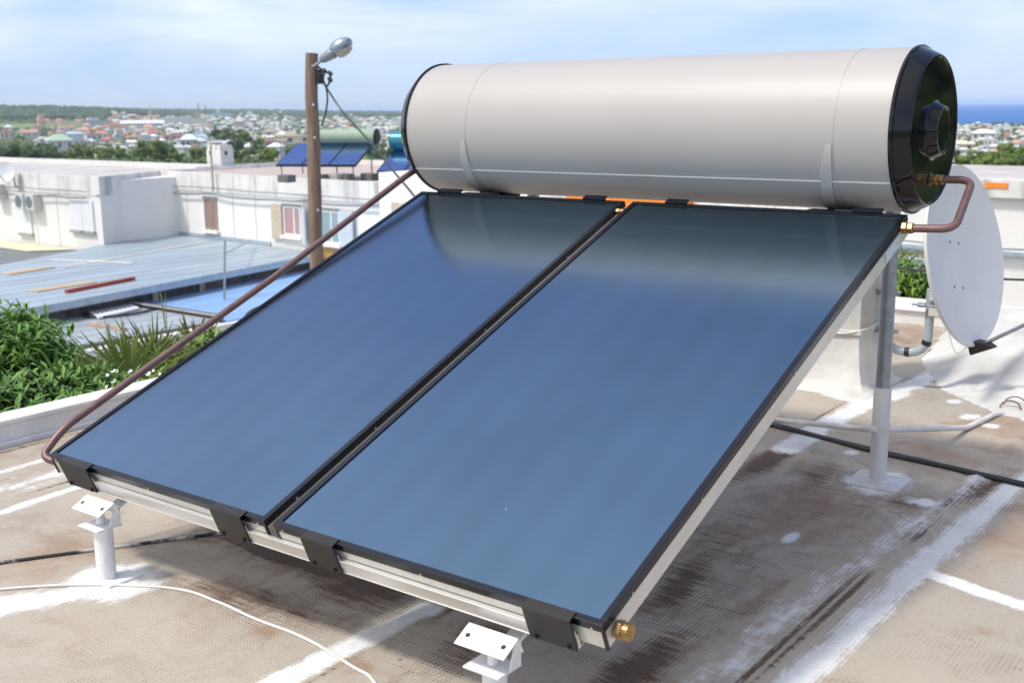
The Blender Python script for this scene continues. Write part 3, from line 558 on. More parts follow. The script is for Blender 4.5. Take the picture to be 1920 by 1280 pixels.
m = MB(); m.box((.2, .17, ZT-.2), (fx(-3), 9.28, ZT-.10), FM); m.build('roof', M['rooftan'], B)
# wing that comes forward at the left
m = MB(); m.box((-60, 23.97, -7.2), (-36.9, 30.5, ZT-.22)); m.add([(-36.9, 23.97, -7.2), (-36.35, 23.97, -7.2), (-38.2, 28.3, -7.2), (-36.9, 23.97, ZT-.22), (-36.35, 23.97, ZT-.22), (-38.2, 28.3, ZT-.22)], [(0, 1, 4, 3), (1, 2, 5, 4), (3, 4, 5)])
wing = m.build('wing', M['plaster'], B)
m = MB(); m.box((-60, 23.94, ZT-.75), (-36.4, 24.09, ZT)); P = [(-36.4, 23.94), (-36.30, 23.94), (-38.10, 28.1), (-38.25, 28.1)]; m.prism(P, ZT-.75, ZT); m.build('parapet', M['stained'], B)
m = MB(); m.box((-60, 24.06, ZT-.2), (-38.1, 31, ZT-.12)); m.prism([(-38.1, 24.06), (-36.45, 24.06), (-38.1, 27.9)], ZT-.2, ZT-.12); m.build('roof', M['roofgrey'], B)
m = MB(); m.box((-60, 31, ZT-.3), (-38.4, 31.3, ZT+.10)); m.box((-38.4, 30, ZT-.2), (-38.2, 37, ZT+.05)); m.build('parapet', M['curb'], B)
# faint render joints
for x in (-44.2, -41.0, -39.4): q = MB(); q.box((x, 23.960, -6), (x+.018, 23.972, ZT-.76)); q.build('joint', M['conc_l'], wing)
for x in (-37.2, -36.2, -32.9, -31.4, -22.5, -19.8): a = fx(x); q = MB(); q.box((a, -.010, -6), (a+.02, .002, ZT-.76), FM); q.build('joint', M['conc_l'], wall)
q = MB(); q.box((0, -.06, -4.16), (fx(-30.5), -.002, -3.95), FM); q.build('flashing', M['flash'], B)
# raised block, with the orange and plain stretches right of it
m = MB(); m.box((fx(-23.75), -.35, -7.2), (fx(-17), 4.5, -1.08), FM); m.build('stair_block', M['plaster'], B)
m = MB(); m.box((fx(-15.6), -.30, -4), (fx(-11.4), -.027, ZT+.0), FM); m.build('orange_wall', M['orange'], B)
def rwin(x0, x1, z0, z1, kind, par, w0=-.04):
    """window in the main facade"""
    a0, a1 = fx(x0), fx(x1); fr = MB(); t = .07
    fr.box((a0, w0, z0), (a1, w0+.06, z0+t), FM); fr.box((a0, w0, z1-t), (a1, w0+.06, z1), FM); fr.box((a0, w0, z0+t), (a0+t, w0+.06, z1-t), FM); fr.box((a1-t, w0, z0+t), (a1, w0+.06, z1-t), FM); fr.box(((a0+a1)/2-.035+(a1-a0)*.12, w0, z0+t), ((a0+a1)/2+.035+(a1-a0)*.12, w0+.06, z1-t), FM)
    W_ = fr.build('window', M['rust_frame'] if kind == 'old' else M['frame_w'], par)
    q = MB(); q.box((a0+t, w0+.02, z0+t), (a1-t, w0+.035, z1-t), FM); q.build('curtain', M['curtain_t' if kind == 'teal' else 'curtain_p' if kind == 'pink' else 'curtain_b'], W_)
    q = MB(); q.box((a0-.1, w0-.12, z0-.12), (a1+.1, w0+.05, z0-.002), FM); q.build('sill', M['plaster'], W_)
    q = MB(); q.box((a0-.05, w0-.02, z1+.002), (a1+.05, w0+.05, z1+.09), FM); q.build('lintel', M['conc_l'], W_)
    return W_
rwin(-34.9, -34.0, -3.75, -2.48, 'old', B)
def shutter(ahinge, length, ang, z0, z1, mat, par):
    T = FM @ Matrix.Translation((ahinge, -.06, 0)) @ Matrix.Rotation(R(ang), 4, 'Z')
    q = MB(); q.box((0, -.03, z0), (length, .02, z1), T); s_ = q.build('shutter', M[mat], par)
    q = MB(); q.box((abs(length)*.1 if length > 0 else length*.9, -.034, z0+.1), (length*.9 if length > 0 else -abs(length)*.1, -.031, z1-.1), T); q.build('panel', M[mat], s_)
W2 = rwin(-29.6, -28.55, -3.62, -2.52, 'pink', B); shutter(fx(-29.65), -.62, 2, -3.8, -2.5, 'shutter_b', B); shutter(fx(-28.5), .95, -28, -3.85, -2.5, 'shutter_w', B)
W3 = rwin(-27.55, -26.3, -3.75, -2.56, 'teal', B); shutter(fx(-26.25), .82, -6, -3.9, -2.5, 'shutter_w', B)
q = MB(); q.box((fx(-27.9), -.02, -6.5), (fx(-25.6), .004, -3.92), FM); q.build('wall_patch', M['ochre'], B)
q = MB(); q.box((fx(-23.1), -.40, -2.7), (fx(-22.2), -.352, -2.05), FM); q.build('boarding', M['shutter_b'], B)
# closed shutters on the wing
for x0, x1, z0, z1 in ((-42.3, -41.35, -3.95, -2.3), (-38.4, -37.6, -3.6, -2.4), (-37.58, -36.85, -3.6, -2.4)):
    q = MB(); q.box((x0, 23.90, z0), (x1, 23.965, z1)); s_ = q.build('shutter', M['frame_w'], B)
    q = MB(); q.box((x0-.06, 23.84, z0-.1), (x1+.06, 23.97, z0-.005)); q.build('sill', M['conc_l'], s_)
# right hand end
q = MB(); q.box((fx(-7.6), -.25, -7.2), (fx(12), 9, -1.0), FM); eb = q.build('end_block', M['plaster'], B)
q = MB(); q.box((fx(-7.65), -.42, -1.0), (fx(12), .0, -.62), FM); q.build('parapet', M['stained'], B)
q = MB(); q.box((fx(-7.6), .1, -.9), (fx(12), 9, -.8), FM); q.build('roof', M['roofgrey'], B)
q = MB(); q.box((fx(-3.6), -.44, -.80), (fx(-3.1), -.425, -.68), FM); q.build('vent_brick', M['orange'], B)
q = MB(); q.box((fx(-7.6), -.36, -2.28), (fx(12), -.252, -2.18), FM); q.build('ledge', M['flash'], B)
wf = rwin(-5.6, -4.4, -4.2, -2.45, 'teal', B, -.30)
# cables along the facade
def wire(name, pts, r, mat, label, cat, group=None, n=8):
    m = MB(); m.tube(smoothpath(pts, n), r, 6); return tag(m.build(name, M[mat], smooth=True), label, cat, group)
rr = random.Random(3)
wp = [(-58+i*1.5, 23.80, -2.0-.05*rr.random()) for i in range(15)]; q = wire('wire', wp, .022, 'galv', 'thin straight grey wire along the left wing of the white building', 'wire')
wp = [(-58+i*1.1, 23.80, -2.22-.12*rr.random()) for i in range(20)]; wire('wire', wp, .035, 'galv', 'sagging wavy grey cable below the straight wire on the left wing of the white building', 'wire')
wp = [FM @ Vector((a*1.4, -.16, -2.02-.04*rr.random())) for a in range(0, 16)]; wire('wire', wp, .022, 'galv', 'thin straight grey wire along the main front of the white building', 'wire')
wp = [FM @ Vector((a*1.05, -.16, -2.22-.13*rr.random())) for a in range(0, 22)]; wire('wire', wp, .035, 'galv', 'sagging wavy grey cable below the straight wire on the main front of the white building', 'wire')
wp = [(-36.3+t*-1.75, 23.8+t*4.1, -2.0-.2*rr.random()) for t in (0, .3, .6, 1)]; wire('wire', wp, .028, 'galv', 'grey cable along the shaded return wall of the white building', 'wire')
wp = [FM @ Vector((fx(-7.4)+a, -.5, -2.05-.06*rr.random())) for a in range(0, 14)]; wire('wire', wp, .03, 'galv', 'grey cable along the white wall right of the large dish', 'wire')
# air conditioners on the wing
for x, z, lb in ((-41.9, -2.92, 'leftmost outdoor air conditioner of the pair on the white wing wall'), (-41.1, -2.92, 'outdoor air conditioner right of its twin on the white wing wall'), (-43.75, -2.6, 'outdoor air conditioner cut by the left edge of the photo')):
    A = thing('air_conditioner', lb, 'air conditioner', (x, 23.7, z))
    m = MB(); m.box((x, 23.58, z), (x+.62, 23.96, z+.66)); m.build('casing', M['ac'], A, bevel=.02)
    m = MB(); m.lathe([(0, .24), (.01, .24), (.01, 0)], Matrix.Translation((x+.28, 23.578, z+.33)) @ Matrix.Rotation(R(-90), 4, 'Z'), 20); m.build('fan_grille', M['galv'], A)
# small dish, chimney, antenna pole on the building
A = thing('satellite_dish', 'small round satellite dish on the parapet at the far left', 'satellite dish', (-42.2, 23.5, -2))
nn = Vector((.55, -.8, .25)).normalized(); T = Matrix.Translation((-42.2, 23.45, -1.38)) @ nn.to_track_quat('X', 'Z').to_matrix().to_4x4()
m = MB(); m.lathe([(-.07*(1-(r/.42)**2), r) for r in (.42, .35, .25, .12, 0)], T, 32); m.build('reflector', M['dish'], A, smooth=True)
m = MB(); m.lathe([(0, .42), (0, .44), (-.03, .44), (-.03, .42)]+[(-.1*(1-(r/.42)**2)-.02, r) for r in (.3, .15, 0)], T, 32); m.build('rim', M['dishrim'], A, smooth=True, angle=50)
m = MB(); m.tube([T @ Vector((0, 0, -.42)), T @ Vector((.45, 0, -.2))], .02, 6); m.build('feed_arm', M['galv'], A)
m = MB(); m.tube([(-42.1, 23.7, -1.4), (-42.1, 23.8, -2.0), (-42.1, 23.9, -2.0)], .03, 8); m.build('bracket', M['galv'], A)
A = thing('chimney', 'square white rooftop chimney with slots on the white building', 'chimney', (-39.0, 31.9, -1.6))
T = Matrix.Translation((-38.9, 31.95, -1.56)) @ Matrix.Rotation(R(8), 4, 'Z')
m = MB(); m.box((-.42, -.42, 0), (.42, .42, .86), T); m.build('stack', M['curb'], A)
for a, b in ((-.38, -.18), (-.08, .12), (.2, .38)): m = MB(); m.box((a, -.40, .86), (b, .40, 1.04), T); m.build('merlon', M['curb'], A)
m = MB(); m.box((-.25, -.428, .60), (-.12, -.421, .78), T); m.build('slot', M['dark'], A)
m = MB(); m.box((.421, -.15, .60), (.428, .02, .78), T); m.build('slot', M['dark'], A)
p0 = FM @ Vector((fx(-33.9), -.2, 0))
m = MB(); m.tube([(p0.x, p0.y, -2.15), (p0.x, p0.y, -.35)], .035, 8); A = m.build('antenna_pole', M['rust_frame'], smooth=True); tag(A, 'thin rusty pole fixed to the white facade in front of the chimney', 'pole')
# vent pipe on the stair block
m = MB(); c = FM @ Vector((fx(-23.1), 1.0, -1.08)); m.tube(fillet([c, c+Vector((0, 0, .62)), c+FD*.42+Vector((0, 0, .62)), c+FD*.42+Vector((0, 0, .22))], .2), .11, 16); tag(m.build('vent_pipe', M['plaster'], smooth=True), 'white goose neck vent pipe on top of the white stair block', 'vent pipe')

# ------------------------------------------------------------------ metal roofs of the yard
def ribbed(name, poly, z, mat, parent, thick=.06):
    m = MB(); m.prism(poly, z-thick, z); return m.build(name, M[mat], parent)
def rib_mat(name, c1, c2, pitch=.9, axis='X', stain=.35):
    m = mk(name, c1, .5, .35, .1, 1.1, col2=c2, stretch=(1.0, .22, 1) if axis == 'X' else (.22, 1, 1))
    t = m.node_tree; l = t.links.new; b = t.nodes['Principled BSDF']; g = N(t, 'ShaderNodeNewGeometry'); sp = N(t, 'ShaderNodeSeparateXYZ'); l(g.outputs['Position'], sp.inputs[0])
    mu = N(t, 'ShaderNodeMath', operation='MULTIPLY'); mu.inputs[1].default_value = 2*math.pi/pitch; l(sp.outputs[axis], mu.inputs[0]); si = N(t, 'ShaderNodeMath', operation='SINE'); l(mu.outputs[0], si.inputs[0])
    pw = N(t, 'ShaderNodeMapRange'); pw.inputs['From Min'].default_value = .55; pw.inputs['From Max'].default_value = 1; l(si.outputs[0], pw.inputs['Value'])
    bu = N(t, 'ShaderNodeBump'); bu.inputs['Strength'].default_value = 1; bu.inputs['Distance'].default_value = .05; l(pw.outputs[0], bu.inputs['Height']); l(bu.outputs[0], b.inputs['Normal'])
    # dirt lying along the ribs
    src = b.inputs['Base Color'].links[0].from_socket
    mx = N(t, 'ShaderNodeMixRGB', blend_type='MULTIPLY'); mx.inputs['Color2'].default_value = (.62, .64, .66, 1); ml = N(t, 'ShaderNodeMath', operation='MULTIPLY'); ml.inputs[1].default_value = stain; l(pw.outputs[0], ml.inputs[0]); l(ml.outputs[0], mx.inputs['Fac']); l(src, mx.inputs['Color1']); l(mx.outputs[0], b.inputs['Base Color'])
    return m
M['rib_grey'] = rib_mat('grey_blue_metal_roofing', (.31, .38, .43), (.47, .55, .61), .85)
M['rib_light'] = rib_mat('pale_metal_roofing', (.38, .42, .44), (.50, .55, .57), .7)
M['rib_dark'] = rib_mat('dark_metal_roofing', (.17, .19, .20), (.24, .26, .27), .5)
M['rib_blue'] = rib_mat('blue_metal_roofing', (.24, .42, .72), (.36, .55, .82), 1.3, 'X', .12)
M['block'] = mk('bare_block_wall', (.13, .125, .13), .95, 0, .2, 2.5, col2=(.085, .08, .085), bump=.5, bscale=8)
def brickify(m, sc=1.0):
    t = m.node_tree; l = t.links.new; b = t.nodes['Principled BSDF']; src = b.inputs['Base Color'].links[0].from_socket
    g = N(t, 'ShaderNodeNewGeometry'); mp_ = N(t, 'ShaderNodeMapping'); mp_.inputs['Rotation'].default_value = (R(90), 0, R(90)); l(g.outputs['Position'], mp_.inputs['Vector'])
    br = N(t, 'ShaderNodeTexBrick'); br.inputs['Scale'].default_value = sc; br.inputs['Mortar Size'].default_value = .012; br.inputs['Brick Width'].default_value = .42; br.inputs['Row Height'].default_value = .22
    br.inputs['Color1'].default_value = (1, 1, 1, 1); br.inputs['Color2'].default_value = (.55, .55, .58, 1); br.inputs['Mortar'].default_value = (1.5, 1.4, 1.4, 1)
    sp = N(t, 'ShaderNodeSeparateXYZ'); cb = N(t, 'ShaderNodeCombineXYZ'); l(g.outputs['Position'], sp.inputs[0]); l(sp.outputs['Y'], cb.inputs['X']); l(sp.outputs['Z'], cb.inputs['Y']); l(cb.outputs[0], br.inputs['Vector'])
    mx = N(t, 'ShaderNodeMixRGB', blend_type='MULTIPLY'); mx.inputs['Fac'].default_value = 1; l(src, mx.inputs['Color1']); l(br.outputs['Color'], mx.inputs['Color2']); l(mx.outputs[0], b.inputs['Base Color'])
brickify(M['block'])
SHD = thing('grey_metal_roof', 'wide grey blue ribbed metal roof on bare block walls in front of the white building', 'shed roof', (-30, 20, -7))
main = [(-24.62, 11), (-25.2, 14.6), (-26.95, 26.3), (-27.2, 26.95), (-38.35, 27.9), (-36.5, 23.75), (-35.9, 22.9), (-34.2, 18.4), (-31.4, 11)]
ribbed('roof_sheet', main, -4.10, 'rib_grey', SHD, .05)
m = MB(); e0, e1 = Vector((-24.60, 11, 0)), Vector((-26.93, 26.4, 0)); dE = (e1-e0).normalized(); nE = Vector((dE.y, -dE.x, 0))
TE = Matrix(((dE.x, nE.x, 0, e0.x), (dE.y, nE.y, 0, e0.y), (0, 0, 1, 0), (0, 0, 0, 1)))
LE = (e1-e0).length
m.box((0, .0, -4.30), (LE, .05, -4.08), TE); m.build('fascia', M['flash'], SHD)
m = MB(); m.box((0, -.5, -7.2), (LE, -.32, -4.2), TE); m.build('block_wall', M['block'], SHD)
for a in (7.9, 9.9): q = MB(); q.box((a, -.315, -5), (a+.22, -.25, -4.31), TE); q.build('pillar', M['rust_frame'], SHD)
DK = thing('dark_metal_roof', 'lower dark grey ribbed roof at the far left under the white wing', 'shed roof', (-40, 18, -7))
ribbed('roof_sheet', [(-30.6, 9), (-34.25, 18.4), (-35.95, 22.95), (-36.6, 23.8), (-44, 23.8), (-44, 9)], -4.42, 'rib_dark', DK, .06)
q = MB(); q.prism([(-44, 22.6), (-39.2, 22.4), (-38.0, 23.83), (-44, 23.83)], -4.40, -4.36); q.build('edge_strip', mk('pale_yellow_concrete', (.62, .62, .45), .9), DK)
LR = thing('lower_metal_roof', 'low pale ribbed metal roof below the bare block wall holding the white cover', 'shed roof', (-26, 16, -7))
ribbed('roof_sheet', [(-22.15, 11), (-21.95, 17.95), (-27.0, 17.95), (-27.0, 11)], -4.65, 'rib_light', LR, .05)
q = MB(); q.box((-22.2, 11, -4.95), (-21.95, 17.9, -4.702)); q.build('fascia', M['dark'], LR)
q = MB(); q.box((-26.9, 11, -8), (-22.4, 17.8, -4.96)); q.build('wall', M['plaster'], LR)
BR = thing('blue_metal_roof', 'sky blue sheet metal roof behind the copper pipe', 'shed roof', (-26, 24, -7))
m = MB(); m.add([(-21.8, 18.1, -4.70), (-22.6, 27.6, -4.70), (-27.9, 27.6, -4.62), (-26.6, 18.1, -4.62), (-21.8, 18.1, -4.76), (-22.6, 27.6, -4.76), (-27.9, 27.6, -4.68), (-26.6, 18.1, -4.68)], [(0, 1, 2, 3), (7, 6, 5, 4), (0, 4, 5, 1), (3, 2, 6, 7), (0, 3, 7, 4), (1, 5, 6, 2)]); m.build('roof_sheet', M['rib_blue'], BR)
m = MB(); m.box((-26.3, 17.98, -4.66), (-21.9, 18.09, -4.52)); m.build('gutter', M['dark'], BR); m = MB(); m.box((-26.3, 17.90, -4.56), (-21.9, 17.975, -4.52)); m.build('gutter_lip', M['conc_l'], BR)
q = MB(); q.box((-26.2, 18.3, -8), (-22.7, 27.4, -4.78)); q.build('wall', M['plaster'], BR)
m = MB(); m.box((-21.93, 13.0, -5.1), (-21.6, 28, -4.74)); tag(m.build('yard_wall', M['curb']), 'pale coping of the yard wall along the lower edge of the blue roof', 'wall')
# things lying on the roofs
def bar(name, a, b, w, h, mat, lb, cat):
    a, b = Vector(a), Vector(b); d = (b-a).normalized(); n = Vector((d.y, -d.x, 0)).normalized(); u = Vector((0, 0, 1)); T = Matrix(((d.x, n.x, 0, a.x), (d.y, n.y, 0, a.y), (d.z, n.z, 1, a.z), (0, 0, 0, 1)))
    q = MB(); q.box((0, -w/2, 0), ((b-a).length, w/2, h), T); return tag(q.build(name, M[mat]), lb, cat)
M['redbar'] = mk('red_oxide_steel', (.42, .07, .04), .6, .1, .2, 4); M['ply'] = mk('weathered_plywood', (.52, .40, .26), .85, 0, .2, 2.5, stretch=(1, .2, 1)); M['pinkwood'] = mk('pinkish_timber', (.55, .38, .28), .85, 0, .2, 4)
bar('steel_bar', (-26.6, 16.26, -4.095), (-27.2, 18.94, -4.095), .13, .10, 'redbar', 'red steel bar lying on the grey blue metal roof', 'steel bar')
bar('plywood_sheet', (-27.73, 15.86, -4.095), (-27.93, 17.95, -4.095), .5, .025, 'ply', 'beige plywood sheet near the red bar on the grey metal roof', 'plywood')
bar('plywood_sheet', (-31.8, 17.3, -4.095), (-32.1, 19.1, -4.095), .5, .025, 'ply', 'beige plywood sheet farther up the grey metal roof, left of the cross strips', 'plywood')
M['strip'] = mk('pale_repair_strip', (.66, .63, .56), .8, 0, .1, 3)
bar('repair_strip', (-31.6, 19.2, -4.095), (-33.55, 26.5, -4.095), .14, .02, 'strip', 'long thin pale strip running up the grey metal roof to the white wall', 'roof strip')
bar('repair_strip', (-33.9, 20.2, -4.092), (-30.6, 21.3, -4.092), .22, .02, 'strip', 'short pale strip crossing the long strip on the grey metal roof', 'roof strip')
bar('timber_plank', (-24.1, 15.4, -4.645), (-22.7, 15.5, -4.645), .13, .08, 'pinkwood', 'pinkish timber plank lying on the low pale roof', 'plank')
def pz(x, y, z):
    d = FWD+RGT*((x-960)/FPX)-UP*((y-640)/FPX); return CAM+d*((z-CAM.z)/d.z)
CV = thing('slotted_cover', 'white slotted cover lying on the low pale roof inside a black hose ring', 'cover', (-27, 18, -5))
qa, qb, qc, qd = [pz(x, y, -4.56) for x, y in ((156, 577), (232, 562), (262, 576), (184, 594))]
m = MB(); lo = [v-Vector((0, 0, .07)) for v in (qa, qb, qc, qd)]; m.add([qa, qb, qc, qd]+lo, [(0, 3, 2, 1), (4, 5, 6, 7), (0, 1, 5, 4), (1, 2, 6, 5), (2, 3, 7, 6), (3, 0, 4, 7)]); m.build('plate', M['frame_w'], CV, bevel=.02)
for i in range(8):
    s_ = (i+.9)/9.2; a = qa.lerp(qb, s_); b = qd.lerp(qc, s_); p = a.lerp(b, .18)+Vector((0, 0, .003)); q_ = a.lerp(b, .78)+Vector((0, 0, .003)); w = (qb-qa).normalized()*.022
    q = MB(); q.add([p-w, p+w, q_+w, q_-w, p-w-Vector((0, 0, .002)), p+w-Vector((0, 0, .002)), q_+w-Vector((0, 0, .002)), q_-w-Vector((0, 0, .002))], [(0, 3, 2, 1), (0, 1, 5, 4), (1, 2, 6, 5), (2, 3, 7, 6), (3, 0, 4, 7)]); q.build('slot', M['dark'], CV)
m = MB(); m.tube([(pz(224, 583, -4.6).x+.75*math.cos(a), pz(224, 583, -4.6).y+1.05*math.sin(a), -4.60) for a in [R(t) for t in range(-135, 90, 10)]], .035, 8); tag(m.build('hose', M['tape'], smooth=True), 'black hose curled round the white slotted cover', 'hose')
# thin rails and poles
m = MB(); m.tube([(-24.6, 20.3, -4.7), (-24.9, 20.7, -2.9)], .035, 6); m.tube([(-24.87, 20.65, -3.3), (-31, 26.9, -3.85)], .02, 6); tag(m.build('clothes_pole', M['galv']), 'thin bare pole with a horizontal line standing on the blue roof', 'pole')
for a, b, lb in ((tuple(pz(205, 633, -4.66)), tuple(pz(205, 633, -4.66)+Vector((0, 0, .36))), 'short grey stake left of its twin at the low roof edge'), (tuple(pz(232, 629, -4.66)), tuple(pz(232, 629, -4.66)+Vector((0, 0, .38))), 'short grey stake right of its twin at the low roof edge')):
    m = MB(); m.tube([a, b], .035, 6); tag(m.build('stake', M['galv']), lb, 'stake')
m = MB(); m.tube(smoothpath([(-21.7, 18.6, -4.7), (-21.8, 19.1, -4.5), (-21.7, 20.2, -4.4), (-21.6, 21.5, -4.3)], 6), .03, 6); tag(m.build('wire', M['cable_k']), 'loose black wire above the blue roof edge', 'wire')

# ------------------------------------------------------------------ utility pole with street lamp
PB = at(591, 400, 22.0); PT = at(583, 100, 22.0)
PL = thing('utility_pole', 'brown wooden utility pole rising behind the left collector', 'utility pole', (PB.x, PB.y, -8))
b0 = Vector((PB.x, PB.y, 0))+(PB-PT)*((8+PB.z)/(PT.z-PB.z)); b0.z = -8
m = MB(); n = 24; pts = [b0.lerp(PT, i/n)+Vector((.012*math.sin(i*1.9), .012*math.cos(i*1.3), 0)) for i in range(n+1)]; m.tube(pts, [.165-.05*i/n for i in range(n+1)], 18); m.build('shaft', M['wood'], PL, smooth=True, angle=60)
SA = Vector((math.cos(YAW+.1), math.sin(YAW+.1), 0)); away = Vector((-math.sin(YAW), math.cos(YAW), 0))
for dz in (-.95, -1.55, -2.9): q = MB(); q.lathe([(0, .03), (.04, .03), (.05, .012), (.05, 0)], Matrix.Translation(PT+Vector((0, 0, dz))-away*.11+SA*.03) @ (-away).to_track_quat('X', 'Z').to_matrix().to_4x4(), 8); q.build('bolt', M['galv'], PL)
m = MB(); m.box((-.06, -.06, -.14), (.06, .05, .12), Matrix.Translation(PT+SA*.13+Vector((0, 0, -.42))-away*.05)); m.build('cable_bracket', M['tape'], PL)
LP = thing('street_lamp', 'silver oval street lamp head on an arm at the top of the wooden pole', 'street lamp', tuple(PT))
dirL = (SA*.85-away*.15+Vector((0, 0, .46))).normalized()
q0 = PT+SA*.06-away*.1+Vector((0, 0, -.24)); q1 = PT+SA*.25-away*.1+Vector((0, 0, -.10))
m = MB(); m.tube([PT+SA*.02-away*.1+Vector((0, 0, -.25)), q0, q1], .03, 10); m.build('arm', M['galv'], LP, smooth=True)
TL = Matrix.Translation(q1-dirL*.05) @ dirL.to_track_quat('X', 'Z').to_matrix().to_4x4() @ Matrix.Diagonal((1.12, .86, .86, 1))
def sq(prof, sy, sz, T, seg=24):
    m = MB(); m.lathe(prof, T @ Matrix.Diagonal((1, sy, sz, 1)), seg); return m
lampm = mk('lamp_housing', (.34, .38, .43), .28, .85, .05, 3)
sq([(-.02, .0), (-.02, .06), (.03, .10), (.22, .13), (.24, .13), (.24, 0)], 1.0, .95, TL).build('gear_case', mk('lamp_gear_case', (.30, .33, .37), .4, .6), LP, smooth=True, angle=40)
sq([(.22, .0), (.22, .12), (.26, .165), (.36, .19), (.46, .18), (.54, .13), (.59, .06), (.60, 0)], .95, .9, TL @ Matrix.Translation((0, 0, .03))).build('housing', lampm, LP, smooth=True, angle=60)
sq([(.27, .0), (.28, .13), (.36, .16), (.46, .15), (.53, .10), (.56, 0)], .95, .9, TL @ Matrix.Translation((0, 0, -.05))).build('bowl', mk('lamp_bowl', (.45, .40, .34), .15, 0, .1, coat=.8), LP, smooth=True, angle=60)
k0 = PT+SA*.14+Vector((0, 0, -.42))-away*.08
def P_(x, y, dz=0): return at(x, y, 21.8)
cabs = [([P_(595, 124), P_(606, 134), P_(618, 138), P_(619, 151), P_(612, 162), P_(606, 150), P_(608, 133), P_(597, 142)], .02, 'tangle of black cable and connectors hanging beside the pole top'),
        ([P_(605, 150), P_(611, 163), P_(614, 185), P_(611, 210), P_(606, 228), P_(602, 235)], .017, 'short black cable looping down the right side of the wooden pole'),
        ([P_(603, 148), P_(613, 166), at(645, 213, 21.4), at(690, 262, 20), at(735, 318, 18), at(772, 362, 16.5), at(815, 420, 15)], .017, 'long black cable slanting down from the wooden pole behind the collector')]
for pts, r_, lb in cabs: wire('cable', pts, r_, 'cable_k', lb, 'cable')
for x, y, lb in ((619, 138, 'upper black cable connector beside the pole top'), (619, 150, 'lower black cable connector beside the pole top'), (608, 133, 'black cable connector nearest the pole top bracket')):
    m = MB(); c = P_(x, y); m.lathe([(-.05, 0), (-.05, .03), (-.02, .04), (.03, .04), (.05, .02), (.05, 0)], Matrix.Translation(c) @ Matrix.Rotation(R(35), 4, 'Y'), 10); tag(m.build('cable_connector', M['tape'], smooth=True), lb, 'connector')

# ------------------------------------------------------------------ the two farther solar water heaters
def far_heater(loc, rz, n, tank_mat, lb, tankr=.29, legs=True):
    T = thing('solar_water_heater', lb, 'solar water heater', loc, R(rz)); T['_loc'] = 1
    t = R(22); MPx = Matrix(((1, 0, 0, 0), (0, math.cos(t), -math.sin(t), 0), (0, math.sin(t), math.cos(t), 0), (0, 0, 0, 1))) 
    MPx = Matrix.Translation((0, 0, .45)) @ MPx
    for i in range(n):
        u0 = i*1.07
        m = MB(); m.box((u0, 0, -.08), (u0+1.05, 1.95, -.002), MPx); c = m.build('collector', M['black'], T)
        m = MB(); m.box((u0+.03, .03, -.001), (u0+1.02, 1.92, .004), MPx); m.build('glass', M['solar_far'], c)
    Wd = n*1.07-.02
    for x in (.15, Wd*.5, Wd-.15):
        for y, z in ((.15, .42), (1.9, 1.1)):
            m = MB(); m.box((x-.02, y-.02, 0), (x+.02, y+.02, z)); m.build('leg', M['galv'], T)
    m = MB(); m.box((0, .1, .40), (Wd, .14, .43)); m.build('rail', M['galv'], T)
    cy, cz = 1.95, .45+1.95*math.sin(t)+tankr*.82; TT = Matrix.Translation((0, cy, cz)); x0 = Wd/2-1.15 if n < 3 else Wd-2.55; x1 = x0+(2.3 if n < 3 else 2.6)
    m = MB(); m.lathe([(x0, tankr), (x1, tankr)], TT, 40); tk = m.build('tank', tank_mat, T, smooth=True)
    for s_, xe in ((1, x1), (-1, x0)):
        m = MB(); m.lathe([(xe, tankr+.012), (xe+s_*.02, tankr+.012), (xe+s_*.07, tankr-.03), (xe+s_*.07, 0)], TT, 32); m.build('end_cap', M['blackdark'] if n == 3 else tank_mat, tk, smooth=True, angle=30)
    del T['_loc']
    return T
gmat = mk('pale_green_tank', (.30, .39, .28), .65, 0, .05, 3); tmat = mk('teal_tank', (.02, .20, .28), .35, .2, .05, 3, coat=.3)
g0 = at(517, 309, 43.5)
FH1 = far_heater((g0.x, g0.y, g0.z-.45), 21, 3, gmat, 'solar water heater with pale green tank and three collectors on the white building')
t0 = at(706, 321, 42)
far_heater((t0.x, t0.y, t0.z-.45), 21, 2, tmat, 'solar water heater with teal tank half hidden behind the beige tank end', .36)
for i, (x, y, mat, lb) in enumerate(((537, 326, 'conc', 'leftmost dark concrete block under the green tank heater'), (629, 326, 'conc_l', 'pale concrete block between dark ones under the green tank heater'), (648, 325, 'conc', 'dark concrete block just right of the pale block'), (693, 324, 'conc', 'rightmost dark concrete block under the green tank heater'), (598, 327, 'conc', 'dark concrete block behind the wooden pole'))):
    c = at(x, y, 42.5); m = MB(); m.box((c.x-.28, c.y-.2, ZT-.11), (c.x+.28, c.y+.2, ZT+.16)); tag(m.build('concrete_block', M[mat], bevel=.02), lb, 'concrete block')

# ------------------------------------------------------------------ land, sea, town
cx0, cy0 = CAM.x, CAM.y
def land_h(d, az):
    """height of the land d metres from the camera in map direction az (degrees)"""
    z = np.interp(d, [0, 55, 120, 300, 700, 1300, 2000, 5000, 9000, 20000], [-8.2, -8.4, -12, -20, -33, -51, -56, -58.5, -59.0, -57])
    left = np.interp(az, [-75, -60.5, -58.5, -56.5, -54, -50, -46], [1, 1, .95, .8, .35, .1, 0])
    z = z + left*np.interp(d, [3600, 4300, 5400, 6200, 9000], [0, 6, 44, 62, 40]) + np.interp(az, [-75, -50, -46, -42], [1, 1, .6, .2])*np.interp(d, [5000, 9000, 12000], [0, 30, 52])
    coast = np.interp(az, [-180, -90, -60, -44, -38, -30, -20, 10, 60, 180], [20000, 20000, 20000, 13000, 9000, 5000, 3350, 3200, 5000, 20000])
    return np.where(d > coast, -66.0, z)
azs = np.concatenate([np.arange(-180, -66, 4), np.arange(-66, -8, .35), np.arange(-8, 180.1, 4)])
